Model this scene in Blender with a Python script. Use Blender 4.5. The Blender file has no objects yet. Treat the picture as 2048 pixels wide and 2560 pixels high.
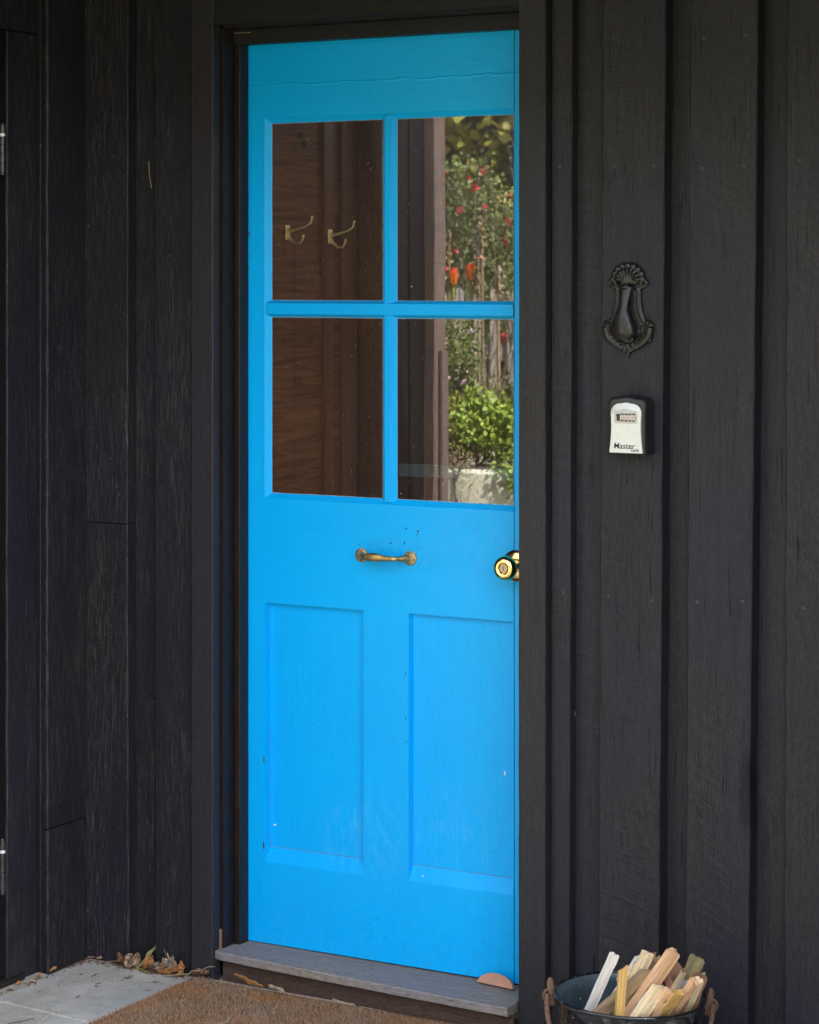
import bpy, bmesh, math, random
from math import sin, cos, pi, radians, sqrt
from mathutils import Vector, Matrix, Euler, noise as mnoise
R = random.Random(7)
SC = bpy.context.scene
COL = SC.collection

# ------------------------------------------------------------------ camera, world, sun, exposure
cam_d = bpy.data.cameras.new('camera'); cam = bpy.data.objects.new('camera', cam_d); COL.objects.link(cam)
cam.location = (2.995, -4.55, 1.505)
cam.rotation_euler = (radians(90), 0, radians(29.5))
cam_d.sensor_fit = 'HORIZONTAL'; cam_d.sensor_width = 24; cam_d.lens = 70
cam_d.shift_y = -580 / 2048
cam_d.clip_end = 500; cam_d.clip_start = .05
cam_d.dof.use_dof = True; cam_d.dof.focus_distance = 5.15; cam_d.dof.aperture_fstop = 9
SC.camera = cam
W = bpy.data.worlds.new('World'); SC.world = W; W.use_nodes = True
SUN_EL, SUN_AZ = 50, -15          # azimuth: degrees from +X towards -Y (towards the garden)
sd = Vector((cos(radians(SUN_EL)) * cos(radians(SUN_AZ)), -cos(radians(SUN_EL)) * sin(radians(SUN_AZ)), sin(radians(SUN_EL))))
wn = W.node_tree; bg = wn.nodes['Background']
sky = wn.nodes.new('ShaderNodeTexSky'); sky.sky_type = 'NISHITA'; sky.sun_disc = False; sky.dust_density = 3.0
sky.sun_elevation = radians(SUN_EL); sky.sun_rotation = math.atan2(sd.x, sd.y)
hs = wn.nodes.new('ShaderNodeHueSaturation'); hs.inputs['Saturation'].default_value = .42   # thin white haze over the blue
wn.links.new(sky.outputs[0], hs.inputs['Color']); wn.links.new(hs.outputs[0], bg.inputs[0]); bg.inputs[1].default_value = 0.15
sl = bpy.data.lights.new('sun', 'SUN'); sl.energy = 4.8; sl.angle = radians(.5); sl.color = (1, .95, .87)
so = bpy.data.objects.new('sun', sl); COL.objects.link(so)
so.rotation_euler = sd.to_track_quat('Z', 'Y').to_euler()
SC.view_settings.view_transform = 'Standard'; SC.view_settings.look = 'None'
SC.view_settings.gamma = 1; SC.view_settings.exposure = 2.7
SC.view_settings.use_white_balance = False

# ------------------------------------------------------------------ helpers: materials
def new_mat(name):
    m = bpy.data.materials.new(name); m.use_nodes = True
    return m, m.node_tree, m.node_tree.nodes['Principled BSDF']
class G:
    """tiny node-graph builder"""
    def __init__(s, nt): s.nt = nt; s._obj = None
    def n(s, t, **kw):
        nd = s.nt.nodes.new('ShaderNode' + t)
        for k, v in kw.items(): setattr(nd, k, v)
        return nd
    def put(s, sock, v):
        if isinstance(v, bpy.types.NodeSocket): s.nt.links.new(v, sock)
        elif v is not None: sock.default_value = v
    def obj(s):
        if s._obj is None: s._obj = s.n('TexCoord').outputs['Object']
        return s._obj
    def m(s, op, a, b=None, c=None, clamp=False):
        nd = s.n('Math', operation=op); nd.use_clamp = clamp
        for i, v in enumerate((a, b, c)):
            if v is not None: s.put(nd.inputs[i], v)
        return nd.outputs[0]
    def vm(s, op, a, b):
        nd = s.n('VectorMath', operation=op); s.put(nd.inputs[0], a); s.put(nd.inputs[1], b); return nd.outputs[0]
    def scale(s, v, sc):
        return s.vm('MULTIPLY', v, sc if isinstance(sc, tuple) else (sc, sc, sc))
    def noise(s, v, sc=5, det=4, rough=.55, dist=0, col=False):
        nd = s.n('TexNoise'); s.put(nd.inputs['Vector'], v); nd.inputs['Scale'].default_value = sc
        nd.inputs['Detail'].default_value = det; nd.inputs['Roughness'].default_value = rough; nd.inputs['Distortion'].default_value = dist
        return nd.outputs['Color' if col else 'Fac']
    def ramp(s, v, a, b, lo=0., hi=1.):
        nd = s.n('MapRange'); s.put(nd.inputs[0], v)
        for i, x in zip((1, 2, 3, 4), (a, b, lo, hi)): s.put(nd.inputs[i], x)
        return nd.outputs[0]
    def mix(s, f, a, b, mode='MIX'):
        nd = s.n('Mix', data_type='RGBA', blend_type=mode)
        s.put(nd.inputs[0], f)
        for i, v in ((6, a), (7, b)):
            if isinstance(v, tuple) and len(v) == 3: v = v + (1,)
            s.put(nd.inputs[i], v)
        return nd.outputs[2]
    def attr(s, name, out='Fac'):
        nd = s.n('Attribute'); nd.attribute_name = name; return nd.outputs[out]
    def comb(s, x, y, z):
        nd = s.n('CombineXYZ')
        for i, v in enumerate((x, y, z)): s.put(nd.inputs[i], v)
        return nd.outputs[0]
    def sep(s, v):
        nd = s.n('SeparateXYZ'); s.put(nd.inputs[0], v); return nd.outputs
    def bump(s, h, st=.3, d=.002, normal=None):
        nd = s.n('Bump'); nd.inputs['Strength'].default_value = st; nd.inputs['Distance'].default_value = d
        s.put(nd.inputs['Height'], h)
        if normal is not None: s.put(nd.inputs['Normal'], normal)
        return nd.outputs[0]
def grey(v): return (v, v, v, 1)

def painted_timber(name, base, wear=.15, arcs=1., rough=.5, cracks=.5, wearcol=(.12, .108, .1), vert=True, bump=.55, warm=0, knot=None):
    m, nt, b = new_mat(name); g = G(nt)
    rnd = g.attr('rnd')
    off = g.comb(g.m('MULTIPLY', rnd, 7.3), g.m('MULTIPLY', rnd, 3.1), g.m('MULTIPLY', rnd, 11.7))
    p = g.vm('ADD', g.obj(), off)
    if not vert:                       # grain along X
        q = g.sep(p); p = g.comb(q[2], q[1], q[0])
    wob = g.noise(p, 3, 2, col=True)
    pw = g.vm('ADD', p, g.scale(wob, (.03, .03, .0)))
    grain = g.noise(g.scale(pw, (85, 85, 2.4)), 1, 5, .65)
    fine = g.noise(g.scale(pw, (430, 430, 9)), 1, 3, .6)
    o = g.sep(g.obj())
    dx = g.m('SUBTRACT', o[0], g.m('ADD', .72, g.m('MULTIPLY', rnd, .12)))
    r2 = g.m('SQRT', g.m('MAXIMUM', g.m('SUBTRACT', .62, g.m('MULTIPLY', dx, dx)), .01))
    s = g.m('SUBTRACT', o[2], r2)
    arc = g.noise(g.comb(g.m('MULTIPLY', s, 210), g.m('MULTIPLY', o[0], 9), g.m('MULTIPLY', rnd, 9)), 1, 3, .6)
    amask = g.ramp(g.noise(g.scale(p, (4, 4, 1.6)), 1, 2), .38, .62, .1, 1.)
    speck = g.noise(g.scale(p, (300, 300, 260)), 1, 2, .6)
    ck = g.ramp(g.noise(g.scale(pw, (150, 150, 5.5)), 1, 3, .7), .64, .70)
    h = g.m('MULTIPLY', grain, .9); h = g.m('MULTIPLY_ADD', fine, .5, h)
    h = g.m('MULTIPLY_ADD', g.m('MULTIPLY', arc, amask), .75 * arcs, h)
    h = g.m('MULTIPLY_ADD', speck, .35, h)
    h = g.m('MULTIPLY_ADD', ck, -1.1 * cracks, h)
    big = g.noise(g.scale(p, (6, 6, 1.2)), 1, 3)
    c = g.mix(g.ramp(grain, .35, .68), tuple(x * .78 for x in base), tuple(x * 1.2 for x in base))
    c = g.mix(g.ramp(big, .35, .65, 0, .5), c, tuple(x * y for x, y in zip(base, (1.15, 1.0, .92))))
    al = g.m('MULTIPLY', g.ramp(arc, .54, .68), g.m('MULTIPLY', amask, .55 * arcs))
    c = g.mix(al, c, tuple(x * 2.0 + .003 for x in base))
    al2 = g.m('MULTIPLY', g.ramp(arc, .46, .34), g.m('MULTIPLY', amask, .6 * arcs))  # shading of the saw-mark grooves painted into the colour
    c = g.mix(al2, c, tuple(x * .45 for x in base))
    mot = g.noise(g.scale(pw, (240, 240, 70)), 1, 3, .7)
    c = g.mix(g.ramp(mot, .38, .62), g.mix(.45, c, tuple(x * .35 for x in base)), g.mix(.25, c, tuple(x * 2. for x in base)))
    fg = g.ramp(fine, .42, .60)
    c = g.mix(g.m('MULTIPLY', fg, .35), c, tuple(x * .4 for x in base))
    hue = g.noise(g.scale(p, (3, 3, 2.2)), 1, 3)
    c = g.mix(g.ramp(hue, .4, .6, 0, .5), c, tuple(x * y for x, y in zip(base, (.8, .85, 1.2))))
    # worn ridges: bare grain showing through thin paint
    w1 = g.ramp(g.noise(g.scale(pw, (330, 330, 14)), 1, 5, .75), .50, .66)
    w2 = g.ramp(g.noise(g.scale(p, (9, 9, 1.6)), 1, 4, .6), .40, .66)
    wf = g.m('MULTIPLY', g.m('MULTIPLY', w1, w2), wear, clamp=True)
    c = g.mix(wf, c, wearcol)
    c = g.mix(g.m('MULTIPLY', ck, .7 * cracks), c, tuple(x * .25 for x in base))
    dust = g.ramp(g.noise(g.scale(p, (260, 260, 200)), 1, 1), .745, .77, 0, .5 * min(1, wear * 2))
    c = g.mix(dust, c, (.25, .24, .22))
    if knot:
        ka = g.m('DIVIDE', g.m('SUBTRACT', o[0], knot[0]), .016); kb = g.m('DIVIDE', g.m('SUBTRACT', o[2], knot[1]), .085)
        kd = g.m('SQRT', g.m('ADD', g.m('MULTIPLY', ka, ka), g.m('MULTIPLY', kb, kb)))
        kn = g.noise(g.scale(g.obj(), (1, 1, .35)), 60, 5, .7)
        kf = g.ramp(g.m('ADD', kd, g.m('MULTIPLY', g.m('SUBTRACT', kn, .5), 2.4)), 1.1, .5)
        c = g.mix(g.m('MULTIPLY', kf, .75), c, (.008, .008, .011))
        h = g.m('MULTIPLY_ADD', g.m('MULTIPLY', kf, kn), 3., h)
    g.put(b.inputs['Base Color'], c)
    g.put(b.inputs['Roughness'], g.ramp(grain, .3, .7, rough + .1, rough - .06))
    b.inputs['Specular IOR Level'].default_value = .24
    g.put(b.inputs['Normal'], g.bump(h, bump, .0016))
    return m

BLK = (.0225, .0210, .0255)
M_black = painted_timber('black_painted_timber', BLK, .12, 1.25, .5, .8, bump=.85, knot=(1.246, .49))
M_blackw = painted_timber('weathered_black_timber', (.0148, .0138, .0178), .8, .4, .5, .5, (.085, .076, .070), bump=.8)
M_blackh = painted_timber('black_head_timber', (.015, .014, .014), .1, .3, .5, .3, vert=False)
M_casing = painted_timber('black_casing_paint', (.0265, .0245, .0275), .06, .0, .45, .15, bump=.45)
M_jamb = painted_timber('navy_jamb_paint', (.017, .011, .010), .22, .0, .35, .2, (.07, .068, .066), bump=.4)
M_blackshade = painted_timber('shade_black_timber', (.0045, .0035, .0035), .1, .2, .6, .4, (.02, .018, .016))  # darker copy of the wall timber, with shade put into its colour
M_raw = painted_timber('bare_timber', (.30, .17, .09), .2, .2, .7, .2, (.45, .3, .2))
M_post = painted_timber('weathered_post_timber', (.17, .125, .10), .8, 2.2, .8, .7, (.32, .26, .21), bump=1.)
M_step = painted_timber('grey_weathered_step', (.26, .222, .185), .8, .3, .7, 1., (.36, .33, .29), vert=False, bump=.7)
M_riser = painted_timber('dark_brown_riser', (.075, .045, .032), .5, .2, .7, .6, (.18, .12, .09), vert=False, bump=.7)

def simple(name, col, rough=.5, metal=0, bumpk=None, var=.15, sc=40, spec=None, coat=0, sc2=None):
    m, nt, b = new_mat(name); g = G(nt)
    v = g.obj() if sc2 is None else g.scale(g.obj(), sc2)
    n = g.noise(v, sc, 5, .6)
    c = g.mix(g.ramp(n, .3, .7), tuple(max(0, x * (1 - var)) for x in col), tuple(min(1, x * (1 + var)) for x in col))
    g.put(b.inputs['Base Color'], c); g.put(b.inputs['Roughness'], g.ramp(n, .3, .7, rough * .85, min(1, rough * 1.15)))
    b.inputs['Metallic'].default_value = metal
    if spec is not None: b.inputs['Specular IOR Level'].default_value = spec
    if coat: b.inputs['Coat Weight'].default_value = coat
    if bumpk: g.put(b.inputs['Normal'], g.bump(n, bumpk[0], bumpk[1]))
    return m

def blue_paint():
    m, nt, b = new_mat('blue_gloss_door_paint'); g = G(nt)
    o = g.obj(); s = g.sep(o)
    brush_v = g.noise(g.scale(o, (260, 260, 9)), 1, 4, .6)
    brush_h = g.noise(g.scale(o, (8, 260, 300)), 1, 4, .6)
    railm = g.m('MAXIMUM', g.ramp(s[2], 1.88, 1.90), g.m('MULTIPLY', g.ramp(s[2], .79, .81), g.ramp(s[2], 1.0, .98)))
    nd = g.n('Mix', data_type='FLOAT'); g.put(nd.inputs[0], railm); g.put(nd.inputs[2], brush_v); g.put(nd.inputs[3], brush_h)
    brush = nd.outputs[0]
    lump = g.noise(o, 60, 3, .6)
    blis = g.ramp(g.noise(g.scale(o, (1, 1, .8)), 95, 2, .5), .66, .74)
    blm = g.ramp(g.noise(o, 5, 2), .52, .66)
    h = g.m('MULTIPLY_ADD', brush, .45, g.m('MULTIPLY', lump, .8))
    h = g.m('MULTIPLY_ADD', g.m('MULTIPLY', blis, blm), .9, h)
    # ragged ridge where an extra strip was let in to the top rail
    rz = g.m('ADD', 1.945, g.m('MULTIPLY', g.m('SUBTRACT', g.noise(g.scale(o, (14, 0, 0)), 1, 3), .5), .022))
    d = g.m('ABSOLUTE', g.m('SUBTRACT', s[2], rz))
    ridge = g.ramp(d, .0035, 0)
    step = g.ramp(g.m('SUBTRACT', s[2], rz), -.001, .001)
    h = g.m('MULTIPLY_ADD', ridge, 2.2, h); h = g.m('MULTIPLY_ADD', step, 1.6, h)
    # dusty bloom rubbed into the paint by the knob and along the bottom of the panels
    def blob(x, z, rx, rz_):
        a = g.m('DIVIDE', g.m('SUBTRACT', s[0], x), rx); c = g.m('DIVIDE', g.m('SUBTRACT', s[2], z), rz_)
        return g.ramp(g.m('ADD', g.m('MULTIPLY', a, a), g.m('MULTIPLY', c, c)), 1, .1)
    bl = g.m('MAXIMUM', blob(.57, .93, .14, .15), g.m('MAXIMUM', blob(.31, .27, .17, .13), blob(.55, .31, .16, .12)))
    sm = g.ramp(g.noise(g.scale(o, (1, 1, .55)), 46, 8, .8), .47, .68)
    sm = g.m('MULTIPLY', g.m('MULTIPLY', bl, sm), .17)
    v = g.noise(o, 3.2, 4, .6)
    c = g.mix(g.ramp(v, .3, .7), (0., .385, .88), (.0, .42, .92))
    c = g.mix(sm, c, (.22, .52, .82))
    dk = g.ramp(g.noise(g.scale(o, (50, 50, 170)), 1, 3, .7), .73, .78, 0, .35)
    c = g.mix(dk, c, (.0, .22, .5))
    st = g.ramp(g.noise(g.scale(o, (70, 70, 5)), 1, 5, .7), .52, .72, 0, .16)
    c = g.mix(st, c, (.0, .29, .78))
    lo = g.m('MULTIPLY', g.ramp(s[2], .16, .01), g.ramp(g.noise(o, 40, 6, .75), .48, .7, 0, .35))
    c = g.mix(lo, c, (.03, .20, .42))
    edge = g.ramp(g.noise(g.scale(o, (2, 2, 3)), 9, 6, .7), .62, .8, 0, .18)
    c = g.mix(edge, c, (.0, .34, .74))
    bf = g.ramp(brush, .36, .64, 0, .30)
    c = g.mix(bf, c, (.0, .30, .76))
    dr = g.m('MULTIPLY', blob(.40, .90, .11, .05), g.ramp(g.noise(g.scale(o, (1, 1, .5)), 60, 6, .75), .45, .65, 0, .35))
    c = g.mix(dr, c, (.02, .20, .42))
    g.put(b.inputs['Base Color'], c)
    g.put(b.inputs['Roughness'], g.ramp(sm, 0, .4, .33, .55))
    b.inputs['Specular IOR Level'].default_value = .26
    g.put(b.inputs['Normal'], g.bump(h, .45, .0015))
    return m
M_blue = blue_paint()
M_gap = simple('dirt_in_joint', (.12, .16, .2), .9)
M_chip = simple('bare_brown_chip', (.05, .03, .025), .8)
M_chipw = simple('white_primer_chip', (.7, .72, .75), .7)
M_putty = simple('grey_putty', (.22, .30, .36), .8)

def glass():
    m, nt, b = new_mat('window_glass'); g = G(nt)
    nt.nodes.remove(b); out = nt.nodes['Material Output']
    tr = g.n('BsdfTransparent'); tr.inputs[0].default_value = (.93, .95, .94, 1)
    gl = g.n('BsdfGlossy'); gl.inputs['Roughness'].default_value = .0
    wob = g.noise(g.scale(g.obj(), (1, 1, .5)), 5, 1, .4)
    g.put(gl.inputs['Normal'], g.bump(wob, .05, .004))
    fr = g.n('Fresnel'); fr.inputs['IOR'].default_value = 2.3
    geo = g.n('NewGeometry')
    f = g.m('MULTIPLY', fr.outputs[0], g.m('SUBTRACT', 1.0, geo.outputs['Backfacing']), clamp=True)
    mx = g.n('MixShader'); g.put(mx.inputs[0], f); nt.links.new(tr.outputs[0], mx.inputs[1]); nt.links.new(gl.outputs[0], mx.inputs[2])
    # specks of dust on the pane
    df = g.n('BsdfDiffuse'); df.inputs[0].default_value = (.75, .75, .72, 1)
    sp = g.ramp(g.noise(g.obj(), 190, 1, .5), .80, .82)
    film = g.ramp(g.noise(g.obj(), 7, 5, .6), .45, .75, 0.0, .002)
    mx2 = g.n('MixShader'); g.put(mx2.inputs[0], g.m('ADD', g.m('MULTIPLY', sp, .8), film))
    nt.links.new(mx.outputs[0], mx2.inputs[1]); nt.links.new(df.outputs[0], mx2.inputs[2])
    nt.links.new(mx2.outputs[0], out.inputs[0])
    return m
M_glass = glass()
M_brass = simple('polished_brass', (.90, .62, .26), .14, 1, None, .06)
M_brassh = simple('satin_brass_hook', (1., .80, .42), .45, 1, None, .06)
M_brassold = simple('aged_brass', (.50, .33, .14), .42, 1, (.25, .002), .4, 90)
M_rose = simple('tarnished_rose', (.40, .30, .17), .5, .85, (.5, .002), .55, 170)
M_iron = simple('black_cast_iron', (.013, .012, .012), .38, 0, (.5, .001), .4, 150, coat=.08)
M_lockblk = simple('black_rubbery_plastic', (.018, .018, .02), .42, 0, (.25, .001), .2, 200)
M_silver = simple('silver_painted_metal', (.66, .66, .64), .42, .15, (.08, .0005), .05, 60)
M_silver2 = simple('brushed_dial_bezel', (.42, .44, .46), .35, .5, None, .1, 60)
M_dial = simple('pale_number_dial', (.75, .62, .55), .5, 0, None, .1)
M_ink = simple('black_ink', (.01, .01, .011), .5)
M_rust = simple('rusty_iron', (.13, .07, .045), .8, .1, (.6, .002), .5, 160)
M_hinge = simple('dark_steel_hinge', (.06, .06, .062), .35, .6, (.2, .001), .3, 90)
M_terr = simple('terracotta', (.46, .235, .155), .85, 0, (.4, .001), .14, 70)
M_paper = simple('dry_straw', (.36, .27, .17), .8)

def enamel():
    m, nt, b = new_mat('chipped_black_enamel'); g = G(nt)
    n = g.noise(g.obj(), 34, 6, .7); n2 = g.noise(g.obj(), 150, 3, .6)
    c = g.mix(g.ramp(n, .57, .66), (.008, .009, .011, 1), (.10, .10, .085, 1))
    c = g.mix(g.ramp(n2, .68, .73), c, (.4, .4, .36, 1))
    g.put(b.inputs['Base Color'], c); g.put(b.inputs['Roughness'], g.ramp(n, .5, .68, .1, .6))
    b.inputs['Coat Weight'].default_value = .4
    g.put(b.inputs['Normal'], g.bump(n, .12, .003))
    return m
M_enamel = enamel()
def enamel_in():
    m, nt, b = new_mat('blue_grey_enamel_lining'); g = G(nt)
    n = g.noise(g.obj(), 20, 6, .7)
    c = g.mix(g.ramp(n, .4, .7), (.05, .075, .09, 1), (.10, .13, .14, 1))
    c = g.mix(g.ramp(g.noise(g.obj(), 120, 2), .70, .73), c, (.6, .62, .6, 1))
    g.put(b.inputs['Base Color'], c); b.inputs['Roughness'].default_value = .3
    return m
M_enin = enamel_in()

def fresh_wood(name, a, c_, streak=1.):
    m, nt, b = new_mat(name); g = G(nt); rnd = g.attr('rnd')
    p = g.vm('ADD', g.obj(), g.comb(rnd, rnd, rnd))
    n = g.noise(g.scale(p, (150, 150, 6)), 1, 5, .65, .4); n2 = g.noise(g.scale(p, (45, 45, 12)), 1, 3)
    c = g.mix(g.ramp(n, .36, .62), a, c_); c = g.mix(g.ramp(g.noise(g.scale(p, (420, 420, 14)), 1, 4, .7), .55, .66, 0, .45), c, tuple(x * .6 for x in c_))
    c = g.mix(g.ramp(n2, .55, .72, 0, .3 * streak), c, tuple(x * .55 for x in c_))
    g.put(b.inputs['Base Color'], c); b.inputs['Roughness'].default_value = .7
    g.put(b.inputs['Normal'], g.bump(n, .6, .0015))
    return m
M_w = {
 'white': fresh_wood('pale_bleached_pine', (.84, .78, .70), (.74, .66, .56), .2),
 'cream': fresh_wood('cream_split_pine', (.86, .70, .46), (.74, .53, .29), .4),
 'yellow': fresh_wood('yellow_split_pine', (.66, .42, .13), (.46, .26, .07), .6),
 'pink': fresh_wood('pinkish_split_pine', (.76, .48, .28), (.60, .32, .16), .6),
 'red': fresh_wood('reddish_brown_offcut', (.34, .15, .08), (.20, .08, .045), 1),
 'tan': fresh_wood('tan_offcut', (.42, .30, .17), (.30, .19, .10), 1),
 'grey': fresh_wood('grey_weathered_offcut', (.33, .33, .32), (.22, .23, .23), .8),
 'olive': fresh_wood('olive_yellow_treated_offcut', (.32, .24, .10), (.19, .15, .08), 1),
}
M_inner = painted_timber('varnished_brown_boards', (.17, .07, .037), .5, .0, .35, .3, (.3, .16, .09), bump=.25)
def inner_boards():
    m, nt, b = new_mat('varnished_horizontal_boards'); g = G(nt)
    o = g.obj(); s = g.sep(o)
    bid = g.m('FLOOR', g.m('DIVIDE', g.m('ADD', s[2], .02), .135))
    p = g.vm('ADD', o, g.comb(0, g.m('MULTIPLY', bid, 3.7), 0))
    gr = g.noise(g.scale(p, (5, 4, 45)), 1, 5, .6, 1.6)
    c = g.mix(g.ramp(gr, .3, .7), (.23, .085, .033), (.08, .03, .013))
    kn = g.n('TexVoronoi'); g.put(kn.inputs['Vector'], g.scale(p, (1, 5, 8))); kn.inputs['Scale'].default_value = 1
    c = g.mix(g.ramp(kn.outputs['Distance'], .10, .05), c, (.03, .015, .01))
    g.put(b.inputs['Base Color'], c); b.inputs['Roughness'].default_value = .6; b.inputs['Specular IOR Level'].default_value = .2
    g.put(b.inputs['Normal'], g.bump(gr, .2, .001))
    return m
M_ib = inner_boards()
M_railw = simple('dark_stained_rail', (.035, .018, .011), .45)
M_dark = simple('dark_room_lining', (.05, .03, .022), .8)

def concrete(name, a, c_, stain=True):
    m, nt, b = new_mat(name); g = G(nt); o = g.obj()
    n = g.noise(o, 9, 8, .7); n2 = g.noise(o, 120, 4, .6); n3 = g.noise(o, 4.5, 6, .7)
    c = g.mix(g.ramp(n, .3, .7), a, c_)
    c = g.mix(g.ramp(n3, .45, .65, 0, .6), c, (.36, .30, .22))
    c = g.mix(g.ramp(g.noise(o, 260, 3, .7), .40, .62), g.mix(.35, c, (.10, .10, .10)), c)
    c = g.mix(g.ramp(g.noise(g.vm('ADD', o, (9, 0, 0)), 14, 6, .75), .50, .66, 0, .55), c, (.22, .24, .24))
    if stain:
        c = g.mix(g.ramp(g.noise(o, 24, 5, .7), .62, .75, 0, .6), c, (.12, .12, .11))
        c = g.mix(g.ramp(g.noise(g.vm('ADD', o, (3.3, 1, 0)), 30, 1, .4), .765, .785), c, (.8, .8, .76))
        c = g.mix(g.ramp(g.noise(g.vm('ADD', o, (1.3, 7, 0)), 7, 6, .75), .60, .72, 0, .5), c, (.55, .54, .48))
    c = g.mix(g.ramp(n2, .35, .7, 0, .35), c, tuple(x * .6 for x in a))
    g.put(b.inputs['Base Color'], c); b.inputs['Roughness'].default_value = .85
    g.put(b.inputs['Normal'], g.bump(g.m('MULTIPLY_ADD', n2, .4, n), .5, .003))
    return m
M_paver = concrete('grey_stone_paver', (.60, .565, .51), (.46, .435, .395))
M_grout = concrete('pale_mortar', (.42, .38, .30), (.32, .29, .23))
M_ground = simple('dry_lawn_ground', (.10, .095, .05), .95, 0, (.6, .02), .35, 25)
M_cream = simple('cream_painted_tub', (.74, .72, .56), .5, 0, (.15, .003), .08, 12)
M_fence = painted_timber('silvered_fence_timber', (.42, .37, .32), .4, .2, .8, .4, (.55, .5, .45))

def coir():
    m, nt, b = new_mat('coir_fibre'); g = G(nt)
    rnd = g.attr('rnd'); o = g.obj()
    n = g.noise(o, 7, 4, .6)
    c = g.mix(rnd, (.15, .068, .03), (.48, .27, .135))
    c = g.mix(g.ramp(n, .4, .65, 0, .6), c, (.30, .225, .165))
    c = g.mix(g.ramp(g.noise(g.vm('ADD', o, (5, 2, 0)), 9, 3), .56, .7, 0, .6), c, (.40, .185, .06))
    g.put(b.inputs['Base Color'], c); b.inputs['Roughness'].default_value = .85
    return m
M_coir = coir()
def leafmat(name, a, c_, sc=60, tr=True):
    m, nt, b = new_mat(name); g = G(nt)
    rnd = g.attr('rnd'); n = g.noise(g.obj(), sc, 4, .6)
    c = g.mix(rnd, a, c_); c = g.mix(g.ramp(n, .5, .75, 0, .5), c, tuple(x * .4 for x in a))
    g.put(b.inputs['Base Color'], c); b.inputs['Roughness'].default_value = .6
    return m
M_lf = {
 'orange': leafmat('dry_orange_leaf', (.30, .115, .03), (.44, .21, .075)),
 'brown': leafmat('dry_brown_leaf', (.11, .05, .024), (.22, .11, .055)),
 'tan': leafmat('dry_tan_leaf', (.33, .20, .12), (.42, .30, .21)),
 'olive': leafmat('olive_gum_leaf', (.20, .17, .04), (.30, .25, .08)),
 'grey': leafmat('grey_dry_leaf', (.22, .18, .15), (.32, .28, .24)),
}

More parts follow.
